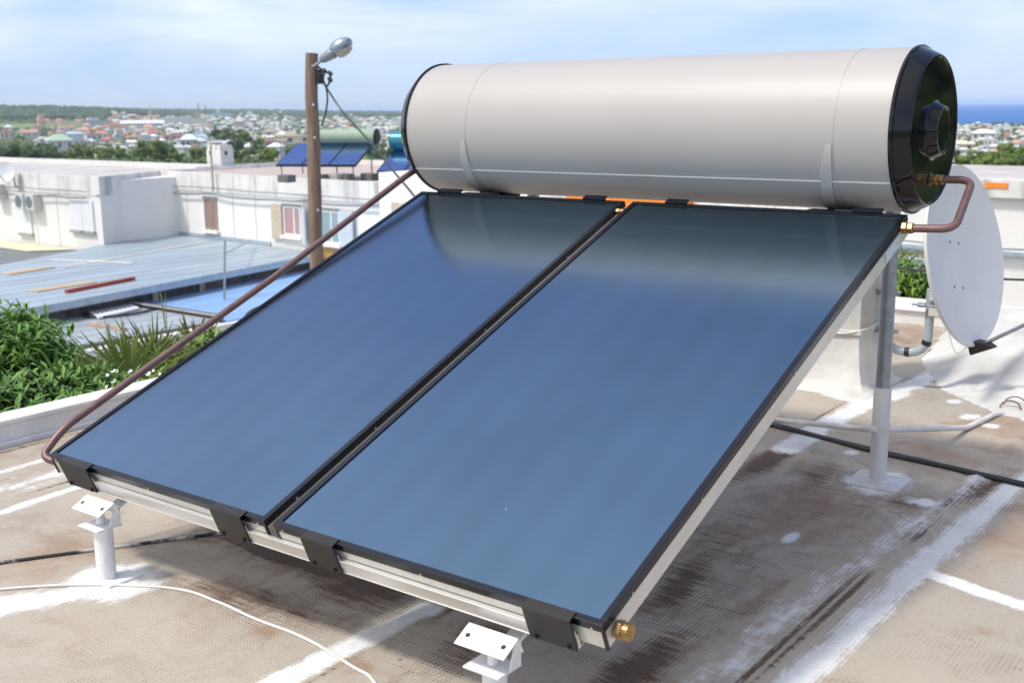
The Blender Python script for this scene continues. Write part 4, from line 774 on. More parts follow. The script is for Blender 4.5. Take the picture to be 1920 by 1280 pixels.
ds = np.concatenate([[0, 20, 40], np.geomspace(55, 21000, 150)])
A_, D_ = np.meshgrid(azs, ds)
Zl = land_h(D_, A_)
n_ = np.sin(A_*1.9+D_*.0011)*np.cos(A_*.8-D_*.0006)+.6*np.sin(A_*4.7+2)*np.sin(D_*.0023)
Zl = Zl+np.where(Zl > -60, n_*np.clip((D_-800)/4000, 0, 1)*2.5, 0)
Xl = cx0+D_*np.sin(np.radians(A_)); Yl = cy0+D_*np.cos(np.radians(A_))
me = bpy.data.meshes.new('ground'); idx = np.arange(Zl.size).reshape(Zl.shape)
me.from_pydata(np.stack([Xl, Yl, Zl], -1).reshape(-1, 3).tolist(), [], np.stack([idx[:-1, :-1], idx[:-1, 1:], idx[1:, 1:], idx[1:, :-1]], -1).reshape(-1, 4)[:, ::-1].tolist())
gm = mk('land_cover', (.085, .12, .045), .95, 0, .2, .011, col2=(.05, .075, .035))
t = gm.node_tree; b = t.nodes['Principled BSDF']; src = b.inputs['Base Color'].links[0].from_socket; g = N(t, 'ShaderNodeNewGeometry')
n2 = N(t, 'ShaderNodeTexNoise'); n2.inputs['Scale'].default_value = .0022; n2.inputs['Detail'].default_value = 3; t.links.new(g.outputs['Position'], n2.inputs['Vector'])
r2 = N(t, 'ShaderNodeMapRange'); r2.inputs['From Min'].default_value = .52; r2.inputs['From Max'].default_value = .58; t.links.new(n2.outputs['Fac'], r2.inputs['Value'])
mx = N(t, 'ShaderNodeMixRGB'); mx.inputs['Color2'].default_value = (.16, .22, .07, 1); t.links.new(r2.outputs[0], mx.inputs['Fac']); t.links.new(src, mx.inputs['Color1']); t.links.new(mx.outputs[0], b.inputs['Base Color'])
me.materials.append(gm); me.polygons.foreach_set('use_smooth', [True]*len(me.polygons))
gd = bpy.data.objects.new('ground', me); COL.objects.link(gd); tag(gd, kind='structure')
m = MB(); nseg = 96; m.add([(cx0+42000*math.cos(2*math.pi*k/nseg), cy0+42000*math.sin(2*math.pi*k/nseg), -61) for k in range(nseg)], [tuple(range(nseg))])
sea = mk('sea_water', (.003, .13, .44), .55, 0, .1, .002, spec=.2, col2=(.004, .10, .34), stretch=(1, 4, 1))
tag(m.build('sea', sea), kind='structure')
# yard floor close to the houses
m = MB(); m.prism([(-60, 5), (-1.6, 5), (-1.6, 24), (-60, 24)], -7.9, -7.6); m.prism([(-60, -40), (-1.6, -40), (-1.6, 4.99), (-60, 4.99)], -7.9, -7.6)
tag(m.build('pavement', mk('yard_concrete', (.42, .42, .43), .9, 0, .15, .5)), kind='structure')

def zl(d, az): return float(land_h(np.array(d), np.array(az)))
def town_pt(xp, D):
    p = at(xp, 205, D); az = math.degrees(math.atan2(p.x-cx0, p.y-cy0)); return Vector((p.x, p.y, zl(D, az))), az
def D_for(xp, yp):
    """distance at which the land is seen on row yp of column xp"""
    d = FWD+RGT*((xp-960)/FPX)-UP*((yp-640)/FPX); h = math.hypot(d.x, d.y); az = math.degrees(math.atan2(d.x, d.y)); sl = d.z/h
    dd = np.geomspace(60, 20000, 600); hit = (CAM.z+sl*dd) <= land_h(dd, np.full_like(dd, az)); k = int(np.argmax(hit))
    return float(dd[k]) if hit[k] else 20000.0
RC = {'white': (.72, .72, .73), 'pale grey': (.50, .52, .54), 'red': (.50, .18, .14), 'salmon': (.62, .33, .25), 'cream': (.70, .62, .48), 'pale green': (.42, .56, .40), 'pale blue': (.36, .50, .66), 'rusty brown': (.30, .20, .16)}
RM = {k: mk(k.replace(' ', '_')+'_house_roof', v, .6, 0, .06, .05) for k, v in RC.items()}
WM = {k: mk(k+'_house_wall', v, .85, 0, .05, .1) for k, v in {'white': (.66, .65, .63), 'cream': (.68, .60, .47), 'pink': (.62, .44, .40), 'grey': (.46, .46, .48)}.items()}
M['pane'] = mk('house_window', (.06, .07, .09), .3)
def house_meshes(kind):
    """unit house: 1 x 1 footprint, walls 1 high; returns wall, roof and window mesh data"""
    w = MB(); w.box((-.5, -.4, -.6), (.5, .4, 1))
    if kind == 'wing': w.box((-.2, -.72, -.6), (.22, -.401, .9))
    if kind == 'two': w.box((-.3, -.38, 1.001), (.5, .38, 1.8))
    r_ = MB(); e = .56; q = .46
    if kind == 'flat': r_.box((-.52, -.42, 1.001), (.52, .42, 1.1)); r_.box((-.2, -.1, 1.101), (.12, .2, 1.5))
    elif kind == 'two': r_.add([(-.36, -q, 1.8), (e, -q, 1.8), (e, q, 1.8), (-.36, q, 1.8), (-.05, 0, 2.25), (.25, 0, 2.25)], [(0, 3, 2, 1), (0, 1, 5, 4), (1, 2, 5), (2, 3, 4, 5), (3, 0, 4)])
    elif kind == 'gable': r_.add([(-e, -q, 1), (e, -q, 1), (e, q, 1), (-e, q, 1), (-e, 0, 1.55), (e, 0, 1.55)], [(0, 3, 2, 1), (0, 1, 5, 4), (1, 2, 5), (2, 3, 4, 5), (3, 0, 4)])
    else: r_.add([(-e, -q, 1), (e, -q, 1), (e, q, 1), (-e, q, 1), (-.18, 0, 1.6), (.18, 0, 1.6)], [(0, 3, 2, 1), (0, 1, 5, 4), (1, 2, 5), (2, 3, 4, 5), (3, 0, 4)])
    if kind == 'wing': r_.add([(-.26, -.78, .9), (.28, -.78, .9), (.28, -.2, 1.0), (-.26, -.2, 1.0), (.01, -.78, 1.25), (.01, -.2, 1.3)], [(0, 1, 4), (1, 2, 5, 4), (3, 0, 4, 5)])
    wn = MB(); wn.box((-.05, -.412, .35), (.05, -.402, .78))
    return w, r_, wn
HP = {}
for kd in ('hip', 'gable', 'wing', 'two', 'flat'):
    w, r_, wn = house_meshes(kd); res = []
    for nm, q in (('wall', w), ('roof', r_), ('window', wn)):
        d_ = bpy.data.meshes.new(nm+'_'+kd); d_.from_pydata(q.v, [], q.f); d_.update(); d_.materials.append(WM['white']); res.append(d_)
    HP[kd] = res
variants = {}
def house(p, rz, sx, sy, sz, kd, roof, wallc, name, label, cat, group=None, near=True):
    T = thing(name, label, cat, p, rz, group); T.scale = (sx, sy, sz)
    for nm, d_, mat, lx in [('wall', HP[kd][0], WM[wallc], 0), ('roof', HP[kd][1], RM[roof], 0)]+([('window', HP[kd][2], M['pane'], a) for a in (-.33, -.05, .36)] if near else []):
        o = bpy.data.objects.new(nm, d_); COL.objects.link(o); o.parent = T; o.location = (lx, -.33*(nm == 'window' and kd == 'wing' and lx == -.05), 0)
        o.material_slots[0].link = 'OBJECT'; o.material_slots[0].material = mat
    return T
hr = random.Random(21)
spots = []
def free(x, y, w):
    for (a, b_, c) in spots:
        if abs(x-a) < (w+c)*.36 and abs(y-b_) < 3.0: return False
    return True
def put(xp, yp, wpx, kd, roof, wallc, name='house', label=None, cat='house', group=None, asp=.8, hh=.42, rz=None):
    D = D_for(xp, yp); p, az = town_pt(xp, D); s_ = wpx*D/FPX; spots.append((xp, yp, wpx))
    return house(p, R(-az+hr.uniform(-35, 35)) if rz is None else R(-az+rz), s_, s_*asp, s_*hh, kd, roof, wallc, name, label, cat, group, yp > 252)
# landmarks first
for x, y, w, kd, rf, wc, nm, lb, ct_, asp, hh, rz in (
    (265, 243, 66, 'gable', 'white', 'white', 'warehouse', 'long white roofed hall between red roofs in the distant town at the left', 'warehouse', .4, .16, 0),
    (175, 237, 44, 'flat', 'pale grey', 'grey', 'apartment_block', 'grey apartment block below the far green field', 'apartment block', .4, .22, 0),
    (345, 232, 90, 'flat', 'pale grey', 'white', 'apartment_block', 'long pale apartment block right of the slender tower', 'apartment block', .2, .09, 3),
    (325, 264, 42, 'flat', 'salmon', 'pink', 'row_house', 'row of reddish brick houses below the red roof left of the chimney', 'row house', .35, .22, 0),
    (283, 256, 30, 'hip', 'red', 'white', 'house', 'bright red roofed house in the middle of the white houses', 'house', .5, .22, 0),
    (105, 284, 40, 'hip', 'pale green', 'white', 'house', 'big white house with pale green roof edge at the left of the town', 'house', .9, .45, 10),
    (128, 282, 26, 'flat', 'pale blue', 'white', 'house', 'blue and white house right of the green edged house', 'house', .7, .7, 0),
    (315, 283, 28, 'gable', 'pale green', 'white', 'house', 'light green roofed shed left of the round roofed house', 'shed', .5, .2, 0),
    (350, 280, 30, 'hip', 'white', 'grey', 'house', 'house with broad white pyramid roof left of the chimney', 'house', .9, .55, 0),
    (385, 283, 28, 'flat', 'white', 'white', 'house', 'flat white building just left of the chimney', 'building', .5, .3, 0),
    (363, 264, 34, 'gable', 'pale blue', 'white', 'warehouse', 'pale blue roofed hall above the pyramid roofed house', 'warehouse', .6, .2, 0),
    (505, 255, 60, 'flat', 'cream', 'cream', 'long_building', 'long cream building left of the wooden pole', 'building', .3, .12, 0),
    (545, 270, 62, 'flat', 'cream', 'cream', 'long_building', 'cream building with red patch left of the green tank', 'building', .5, .22, 0),
    (500, 276, 34, 'flat', 'salmon', 'pink', 'house', 'salmon roofed building below the cream building', 'house', .6, .3, 0),
    (447, 246, 14, 'hip', 'white', 'pink', 'tower_house', 'small pink tower house with white cap roof', 'tower', .8, 1.2, 0),
    (712, 252, 22, 'gable', 'white', 'grey', 'warehouse', 'white roofed shed with grey side left of the teal tank', 'warehouse', .6, .35, 0),
    (742, 268, 34, 'wing', 'white', 'white', 'house', 'white roofed house group beside the beige tank end', 'house', .8, .35, 0),
    (693, 291, 26, 'gable', 'white', 'white', 'warehouse', 'white roofed building just above the far blue panels', 'warehouse', .6, .25, 0),
    (1802, 282, 48, 'hip', 'cream', 'cream', 'large_house', 'large building with broad cream pyramid roof beside the black tank cap', 'building', .9, .22, 0),
    (1848, 263, 38, 'hip', 'white', 'white', 'pavilion', 'white double tent roofed hall in the town at the right', 'hall', .8, .30, 0),
    (1862, 274, 22, 'flat', 'white', 'white', 'house', 'plain white block under the tent roofed hall', 'building', .8, .5, 0),
    (1849, 254, 24, 'flat', 'rusty brown', 'pink', 'apartment_block', 'brick red apartment block with white top at the right', 'apartment block', .7, .5, 0),
    (1892, 263, 9, 'flat', 'red', 'pink', 'apartment_block', 'narrow orange red building at the right edge of the town', 'building', .7, 1.3, 0),
    (1868, 260, 14, 'flat', 'white', 'white', 'apartment_block', 'white block between the brick red and orange buildings', 'apartment block', .8, .8, 0),
    (1911, 277, 16, 'hip', 'salmon', 'white', 'house', 'salmon roofed white house at the right edge of the photo', 'house', .8, .5, 0),
    (1836, 303, 22, 'hip', 'white', 'white', 'house', 'bright white roof among trees above the large dish', 'house', .8, .35, 0),
    (1790, 316, 40, 'gable', 'pale green', 'grey', 'house', 'greenish tin roofed house just above the large dish', 'house', .8, .30, 20),
    (1872, 293, 12, 'hip', 'salmon', 'white', 'house', 'small white house with pink roof in the trees at the right', 'house', .8, .6, 0)):
    put(x, y, w, kd, rf, wc, nm, lb, ct_, None, asp, hh, rz)
cnt = 0; tries = 0
SH_ = {'hip': 'hip', 'gable': 'gable', 'wing': 'winged', 'two': 'tall', 'flat': 'flat'}
def place(x):
    for a, b_ in ((30, 'at the left edge'), (95, 'above the small round dish'), (160, 'left of the white wing corner'), (225, 'right of the white wing corner'), (290, 'near the slender tower'), (350, 'right of the slender tower'), (402, 'just left of the chimney'), (440, 'above the chimney'), (480, 'just right of the chimney'), (530, 'left of the far blue collectors'), (590, 'just left of the wooden pole'), (640, 'just right of the wooden pole'), (700, 'above the green tank'), (900, 'left of the beige tank'), (1830, 'beside the black tank cap'), (1880, 'above the large dish')):
        if x < a: return b_
    return 'at the right edge'
kinds = ['hip', 'gable', 'wing', 'two', 'flat']
while cnt < 272 and tries < 6000:
    tries += 1
    if hr.random() < .82: xp = hr.uniform(-6, 765); yp = 222+82*hr.random()**.95
    else: xp = hr.uniform(1782, 1926); yp = 238+66*hr.random()**1.15
    w = np.interp(yp, [220, 245, 275, 305], [7, 12, 21, 27])*hr.uniform(.7, 1.25)
    if xp > 1000: w *= .62
    if 572 < xp < 604 or not free(xp, yp, w): continue
    if xp < 770 and yp > 292 and hr.random() < .6: continue
    if xp < 60 and (yp < 243 or yp > 262): continue
    kd = hr.choice(kinds); zone = 'town'
    if xp < 310 and yp < 268 and xp < 770: rf = hr.choices(['salmon', 'red', 'white', 'rusty brown', 'cream'], [5, 3, 3, 1.5, 1])[0]; w *= 1.25; zn = 'in the crowded red roofed quarter'; asp = .45
    elif xp < 330: rf = hr.choices(['white', 'pale grey', 'cream', 'pale blue', 'red', 'pale green'], [8, 3, 1, .7, .6, .4])[0]; zn = 'in the white quarter at the left'; asp = .75
    elif xp < 770: rf = hr.choices(['white', 'pale grey', 'cream', 'salmon', 'pale blue', 'rusty brown'], [9, 3, 1.4, 1, .6, .5])[0]; zn = 'among trees in the middle of the town'; asp = .75
    else: rf = hr.choices(['white', 'pale grey', 'cream', 'red', 'salmon'], [9, 4, 1, .8, .8])[0]; zn = 'in the town beside the sea'; asp = .7
    band = 'in the farthest rows' if yp < 236 else 'in the far rows' if yp < 250 else 'in the middle rows' if yp < 268 else 'in the near rows' if yp < 285 else 'in the nearest rows'
    zn = place(xp)
    wc = hr.choices(['white', 'cream', 'pink', 'grey'], [6, 2, 1, 1])[0]
    put(xp, yp, float(w), kd, rf, wc, 'house', f'{rf} {SH_[kd]} roofed {wc} house {band} {zn}', 'house', 'houses of the distant town', asp, hr.uniform(.3, .48)); cnt += 1

# beyond the three hundred nearest, the town goes on as one mass of tiny houses
mw = MB(); cols = ['white', 'pale grey', 'cream', 'salmon', 'red']; fr_ = random.Random(77)
for i in range(1500):
    if fr_.random() < .85: xp = fr_.uniform(150, 775) if fr_.random() < .8 else fr_.uniform(0, 775); yp = fr_.uniform(212, 262) if fr_.random() < .7 else fr_.uniform(255, 300)
    else: xp = fr_.uniform(1780, 1930); yp = fr_.uniform(235, 285)
    if xp < 160 and yp < 243: continue
    if xp > 300 and yp < 222 and fr_.random() < .75: continue
    if any(abs(xp-a) < c*.45 and -1.5 < yp-b_ < 3.0 for a, b_, c in spots): continue
    D = D_for(xp, yp)
    if D > 8800: continue
    p, az = town_pt(xp, D); w = fr_.uniform(3, 9)*D/FPX*(1 if yp < 240 else 1.15); h_ = w*fr_.uniform(.3, .5); T = Matrix.Translation(p) @ Matrix.Rotation(R(-az+fr_.uniform(-40, 40)), 4, 'Z')
    mw.mi = 5; mw.box((-w/2, -w*.35, -2), (w/2, w*.35, h_), T)
    red = xp < 310 and fr_.random() < .6
    mw.mi = fr_.choice([3, 4, 3]) if red else fr_.choices([0, 1, 2, 3], [7, 3, 1, .5])[0]
    e = w*.56; q = w*.42; rd_ = w*.2
    mw.add([T @ Vector(v) for v in ((-e, -q, h_), (e, -q, h_), (e, q, h_), (-e, q, h_), (-rd_, 0, h_+w*.2), (rd_, 0, h_+w*.2))], [(0, 3, 2, 1), (0, 1, 5, 4), (1, 2, 5), (2, 3, 4, 5), (3, 0, 4)])
tag(mw.build('far_houses', [RM[c] for c in cols]+[WM['white']]), 'countless tiny houses of the distant town behind the larger ones', 'houses', kind='stuff')

# tall and odd landmarks on the skyline
def twr(xp, yb, D, h, r0, r1, mat, name, lb, cat):
    p, az = town_pt(xp, D); m = MB(); m.tube([(p.x, p.y, p.z-3), (p.x, p.y, p.z+h*.5), (p.x, p.y, p.z+h*.52), (p.x, p.y, p.z+h)], [r0, r0*.85, r1, r1*.6], 10); tag(m.build(name, mat, smooth=True, angle=40), lb, cat)
twr(281, 235, 4200, 74, 8, 3.2, WM['pink'], 'tower', 'slender pale pink tower rising above the town on the skyline', 'tower')
twr(372, 215, 7000, 75, 5, 4, RM['rusty brown'], 'factory_chimney', 'dark factory chimney on the skyline, left of its twin', 'factory chimney')
twr(385, 215, 7000, 62, 4, 4, RM['rusty brown'], 'factory_chimney', 'shorter dark factory chimney on the skyline, right of its twin', 'factory chimney')
for xp, D, w, h, mat, lb, nm in ((410, 6800, 190, 22, 'pale blue', 'wide pale blue arched hall on the skyline', 'arched_hall'), (467, 6900, 50, 34, 'white', 'white dome on the skyline left of the wooden pole', 'dome_building'), (366, 6900, 60, 20, 'salmon', 'reddish hall beside the factory chimneys', 'factory_hall')):
    p, az = town_pt(xp, D); p.z += 0
    T = Matrix.Translation((p.x, p.y, -40)) @ Matrix.Rotation(R(-az), 4, 'Z'); m = MB(); nn_ = 12
    pr_ = [(-w/2+w*i/nn_, (p.z+40)+h*math.sin(math.pi*i/nn_)**.6 if i not in (0, nn_) else (p.z+40)) for i in range(nn_+1)]
    vs = [T @ Vector((a, y, c)) for y in (-25, 25) for a, c in pr_]; n1_ = nn_+1
    m.add(vs, [tuple(range(n1_)), tuple(range(2*n1_-1, n1_-1, -1))]+[(i, n1_+i, n1_+i+1, i+1) for i in range(nn_)]); tag(m.build(nm, RM[mat]), lb, 'hall')
for xa, xb, D, lb in ((652, 790, 5200, 'long pale greenhouse band across the plain left of the beige tank'), (1774, 1945, 2700, 'long pale band of sheds along the coast at the right')):
    pa, _ = town_pt(xa, D); pb, _ = town_pt(xb, D); d = (pb-pa); d.z = 0; L_ = d.length; d.normalize(); T = Matrix(((d.x, -d.y, 0, pa.x), (d.y, d.x, 0, pa.y), (0, 0, 1, pa.z), (0, 0, 0, 1)))
    m = MB(); m.box((0, 0, -3), (L_, 120 if xa < 1000 else 60, 9 if xa < 1000 else 5), T); tag(m.build('long_shed', RM['pale grey']), lb, 'shed')

# ---- trees
def ico(sub=1):
    import bmesh
    bm = bmesh.new(); bmesh.ops.create_icosphere(bm, subdivisions=sub, radius=1); v = np.array([q.co[:] for q in bm.verts]); bm.verts.index_update(); f = np.array([[a.index for a in q.verts] for q in bm.faces]); bm.free(); return v, f
V1, F1 = ico(2); V0, F0 = ico(1)
nr = np.random.default_rng(5)
def clump_mesh(name, centers, radii, mats, squash=.75, sub=0, midx=None):
    V, F = (V0, F0) if sub == 0 else (V1, F1); n = len(centers); nv = len(V)
    jit = 1+nr.uniform(-.32, .32, (n, nv, 1)); P = V[None]*jit*radii[:, None, None]; P[..., 2] *= squash; P = P+centers[:, None, :]
    FF = (F[None]+(np.arange(n)*nv)[:, None, None]).reshape(-1, 3)
    me = bpy.data.meshes.new(name); me.from_pydata(P.reshape(-1, 3).tolist(), [], FF.tolist())
    for q in mats: me.materials.append(q)
    if midx is not None: me.polygons.foreach_set('material_index', np.repeat(midx, len(F)).astype(np.int32))
    return me
def leafm(name, c, c2, sc=.5, tr=.15):
    m_ = mk(name, c, .65, 0, .2, sc, col2=c2, spec=.3); m_.node_tree.nodes['Principled BSDF'].inputs['Transmission Weight'].default_value = 0; return m_
FM1 = leafm('foliage_mid', (.13, .19, .055), (.075, .12, .035), .03); FM2 = leafm('foliage_dark', (.06, .10, .035), (.04, .07, .025), .03); FM4 = leafm('hill_foliage', (.035, .075, .05), (.025, .05, .035), .004); FM3 = leafm('foliage_light', (.19, .25, .05), (.11, .16, .035), .03)
# countless far trees between the houses: one mass
cs = []; rs = []; ms = []
i = 0
while len(cs) < 14000 and i < 60000:
    i += 1
    if nr.random() < .8: xp = nr.uniform(-20, 790); yp = 207+100*nr.random()**1.0
    else: xp = nr.uniform(1765, 1945); yp = 234+90*nr.random()
    if yp < 300 and not all(not (abs(xp-a) < c_*.55 and yp > b_-c_*.15 and yp < b_+7) for a, b_, c_ in spots): continue
    if xp < 150 and 232 < yp < 243: continue
    D = D_for(xp, yp)
    if D > 9500: continue
    p, az = town_pt(xp, D); s_ = D/FPX*nr.uniform(1.6, 4.6)*(1.25 if yp > 270 else 1)*(.8 if yp < 240 else 1)
    if yp > 222 and nr.random() < .25 and yp < 280: continue
    for k in range(3):
        cs.append((p.x+nr.normal()*s_*.7, p.y+nr.normal()*s_*.7, p.z+s_*nr.uniform(.2, .8))); rs.append(s_*nr.uniform(.5, .9)); ms.append(nr.choice(3, p=[.5, .38, .12]))
me = clump_mesh('far_trees', np.array(cs), np.array(rs), [FM1, FM2, FM3], .75, 0, np.array(ms))
o = bpy.data.objects.new('far_woodland', me); COL.objects.link(o); tag(o, 'mass of far trees filling the town between the houses and the hills', 'woodland', kind='stuff')
# hill woods
cs = []; rs = []; ms = []
for i in range(3800):
    xp = nr.uniform(-30, 330); D = nr.uniform(5000, 6500) if xp < 200 else nr.uniform(6000, 9000); p, az = town_pt(xp, D); s_ = nr.uniform(9, 22); cs.append((p.x, p.y, p.z+s_*.3)); rs.append(s_); ms.append(nr.choice(2))
for i in range(2600):
    xp = nr.uniform(150, 800); D = nr.uniform(7500, 11500); p, az = town_pt(xp, D)
    if p.z < -64: continue
    s_ = nr.uniform(9, 20); cs.append((p.x, p.y, p.z+s_*.3)); rs.append(s_); ms.append(nr.choice(2))
for i in range(900):
    xp = nr.uniform(1770, 1950); D = nr.uniform(3080, 3330); p, az = town_pt(xp, D)
    if p.z < -64: continue
    s_ = nr.uniform(1.2, 2.6)+3*(1 if (1815 < xp < 1828 or 1860 < xp < 1900) else 0); cs.append((p.x, p.y, p.z+s_*.4)); rs.append(s_); ms.append(nr.choice(2))
me = clump_mesh('hill_trees', np.array(cs), np.array(rs), [FM4, FM2], .8, 0, np.array(ms))
o = bpy.data.objects.new('hill_woodland', me); COL.objects.link(o); tag(o, 'dark wooded hills and coastal tree belt along the skyline', 'woodland', kind='stuff')
# single trees nearer the white building
def leaf_faces(centers, radii, per, size, rng, flat=.8):
    n = len(centers)*per; c = np.repeat(centers, per, 0); r_ = np.repeat(radii, per)[:, None]
    d = rng.normal(size=(n, 3)); d /= np.linalg.norm(d, axis=1)[:, None]; pos = c+d*r_*rng.uniform(.55, 1.08, (n, 1))*np.array([1, 1, flat])
    a = rng.normal(size=(n, 3)); a -= d*(a*d).sum(1)[:, None]*.6; a /= np.linalg.norm(a, axis=1)[:, None]; b = np.cross(d, a); b /= np.linalg.norm(b, axis=1)[:, None]
    s = size*rng.uniform(.6, 1.4, (n, 1)); q = np.stack([pos-a*s, pos+b*s*.6, pos+a*s, pos-b*s*.6], 1)
    return q.reshape(-1, 3), np.arange(n*4).reshape(n, 4)
TP = []
for k in range(4):
    rng = np.random.default_rng(40+k); nc = 16; c = rng.normal(size=(nc, 3))*np.array([.24, .24, .17])+np.array([0, 0, .66]); r_ = rng.uniform(.13, .24, nc)
    v, f = leaf_faces(c, r_, 90, .05, rng)
    v2, f2 = leaf_faces(c, r_*.7, 26, .09, rng)
    me = bpy.data.meshes.new('tree_crown'); me.from_pydata(np.concatenate([v, v2]).tolist(), [], np.concatenate([f, f2+len(v)]).tolist()); me.materials.append([FM1, FM3, FM2, FM3][k])
    m = MB(); m.tube([(0, 0, -.3), (.01, 0, .2), (.0, .02, .5), (.02, 0, .75)], [.035, .028, .02, .008], 7)
    for a in range(4): an = a*1.6+k; m.tube([(0, 0, .35+.05*a), (.12*math.cos(an), .12*math.sin(an), .55+.03*a), (.22*math.cos(an), .22*math.sin(an), .68)], [.014, .01, .004], 5)
    tm = bpy.data.meshes.new('tree_trunk'); tm.from_pydata(m.v, [], m.f); tm.materials.append(M['wood'])
    TP.append((me, tm))
tr = random.Random(12)
TL_ = [(5, 312, 42, 2), (25, 306, 36, 0), (48, 311, 34, 2), (80, 300, 26, 1), (275, 304, 44, 1), (262, 301, 30, 3), (298, 303, 38, 0), (316, 303, 30, 1), (190, 300, 26, 1), (215, 303, 30, 3), (455, 288, 44, 0), (478, 298, 36, 0), (440, 292, 36, 2), (520, 303, 28, 3), (545, 300, 26, 1), (500, 306, 28, 3), (425, 272, 34, 0), (410, 268, 30, 2), (700, 300, 30, 0), (732, 296, 26, 0), (160, 300, 24, 1), (135, 301, 28, 3), (365, 302, 26, 1), (1830, 335, 44, 1), (1860, 338, 50, 3), (1895, 330, 44, 0), (1918, 325, 46, 3), (1875, 318, 36, 1), (1845, 322, 34, 0), (1812, 318, 30, 2), (1905, 302, 34, 3), (1885, 340, 44, 1)]
for i in range(36):
    if i < 28: TL_.append((tr.uniform(60, 760), tr.uniform(286, 306), tr.uniform(16, 30), tr.randrange(4)))
    else: TL_.append((tr.uniform(1790, 1925), tr.uniform(300, 340), tr.uniform(22, 36), tr.randrange(4)))
KN = ['mid green', 'yellow green', 'dark green', 'bright green']
for i, (x, y, h, k) in enumerate(TL_):
    D = D_for(x, y); p, az = town_pt(x, D); s_ = h*D/FPX
    side = place(x)+(', among the lowest' if y > 300 else ', higher up')
    T = thing('tree', f"{'tall' if h > 30 else 'small' if h < 23 else 'middling'} {KN[k]} tree {side}", 'tree', p-Vector((0, 0, s_*.15)), tr.uniform(0, 6), 'trees on the slope'); T.scale = (s_*1.15, s_*1.15, s_)
    for nm, d_ in (('crown', TP[k][0]), ('trunk', TP[k][1])):
        o = bpy.data.objects.new(nm, d_); COL.objects.link(o); o.parent = T
# antenna beam over the trees at the far left
p, _ = town_pt(30, 900); 
# ---- plants just below the left parapet
def leaves_mesh(stems, rng, L=.14, Wd=.022, per=11, up=.5):
    """whorls of lance leaves: stems = list of (pos, dir)"""
    vs = []; fs = []
    for (p, d) in stems:
        p = np.array(p, float); d = np.array(d, float); d /= np.linalg.norm(d); a = np.cross(d, [.3, .2, 1.0]); a /= np.linalg.norm(a)+1e-9; b = np.cross(d, a)
        for k in range(per):
            an = rng.uniform(0, 6.283); el = rng.uniform(-.25, 1.0); o_ = (a*math.cos(an)+b*math.sin(an))*math.cos(el)+d*math.sin(el); l = L*rng.uniform(.6, 1.2); w = Wd*rng.uniform(.8, 1.3)
            s_ = np.cross(o_, [0, 0, 1]); s_ /= np.linalg.norm(s_)+1e-9; base = p-d*rng.uniform(0, .12); droop = np.array([0, 0, -1])*l*rng.uniform(.1, .35); upn = np.cross(s_, o_)
            i0 = len(vs); mid = base+o_*l*.5+droop*.25; tip = base+o_*l+droop
            vs += [base, mid+s_*w+upn*w*.35, tip, mid-s_*w+upn*w*.35, mid]
            fs += [(i0, i0+1, i0+4), (i0+1, i0+2, i0+4), (i0, i0+4, i0+3), (i0+4, i0+2, i0+3)]
    return np.array(vs), fs
LG = [leafm('bush_leaf', (.19, .34, .07), (.09, .19, .04), 9), leafm('bush_leaf_inner_shade', (.035, .075, .022), (.02, .045, .015), 9), leafm('creeper_leaf', (.24, .36, .06), (.13, .22, .04), 7), leafm('palm_leaf', (.20, .26, .07), (.13, .18, .05), 5), leafm('sedge_leaf', (.20, .22, .08), (.12, .14, .05), 6)]  # the darkest leaf colour paints in the shade inside the bushes
for q in LG:
    b = q.node_tree.nodes['Principled BSDF']; b.inputs['Roughness'].default_value = .45
def bush(name, label, ctr, rad, nst, seed, L_, per, mat, inner, cat='bush'):
    rng = np.random.default_rng(seed); T = thing(name, label, cat, (ctr[0], ctr[1], -7.6)); st_ = []
    for i in range(nst):
        d = rng.normal(size=3); d[2] = abs(d[2])*.9-.25; d /= np.linalg.norm(d); r_ = rng.uniform(.72, 1.06); p = np.array(ctr)+d*np.array(rad)*r_
        st_.append((p, d*.6+np.array([0, 0, .55])))
    v, f = leaves_mesh(st_, rng, L_, L_*.09, per); m = MB(); m.v = v.tolist(); m.f = f; m.m = [0]*len(f); m.build('foliage', mat, T)
    st2 = []
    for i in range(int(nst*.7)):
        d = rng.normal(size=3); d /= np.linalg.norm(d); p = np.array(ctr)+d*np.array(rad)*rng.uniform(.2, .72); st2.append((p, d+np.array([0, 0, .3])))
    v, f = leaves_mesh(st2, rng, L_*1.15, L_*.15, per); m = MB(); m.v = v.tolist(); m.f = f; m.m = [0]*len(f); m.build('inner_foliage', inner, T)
    m = MB()
    for i in range(9):
        d = rng.normal(size=2)*.5; m.tube([(ctr[0]+d[0]*.2, ctr[1]+d[1]*.2, -7.6), (ctr[0]+d[0]*.3, ctr[1]+d[1]*.3, ctr[2]-rad[2]*.9), (ctr[0]+d[0]*rad[0], ctr[1]+d[1]*rad[1], ctr[2]+rad[2]*.3)], [.03, .02, .008], 6)
    m.build('stem', M['wood'], T); return T
def A3(x, y, D): return tuple(at(x, y, D))
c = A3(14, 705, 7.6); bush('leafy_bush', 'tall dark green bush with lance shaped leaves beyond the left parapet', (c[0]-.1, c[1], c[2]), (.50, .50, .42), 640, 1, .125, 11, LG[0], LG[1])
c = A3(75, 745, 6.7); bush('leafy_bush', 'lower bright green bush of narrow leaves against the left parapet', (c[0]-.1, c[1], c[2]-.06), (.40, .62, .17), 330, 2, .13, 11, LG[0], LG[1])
c = A3(262, 735, 6.9); bush('flowering_bush', 'small green bush with white blossoms touching the parapet near the copper pipe', (c[0]-.1, c[1], c[2]-.05), (.3, .55, .14), 170, 3, .09, 9, LG[2], LG[1])
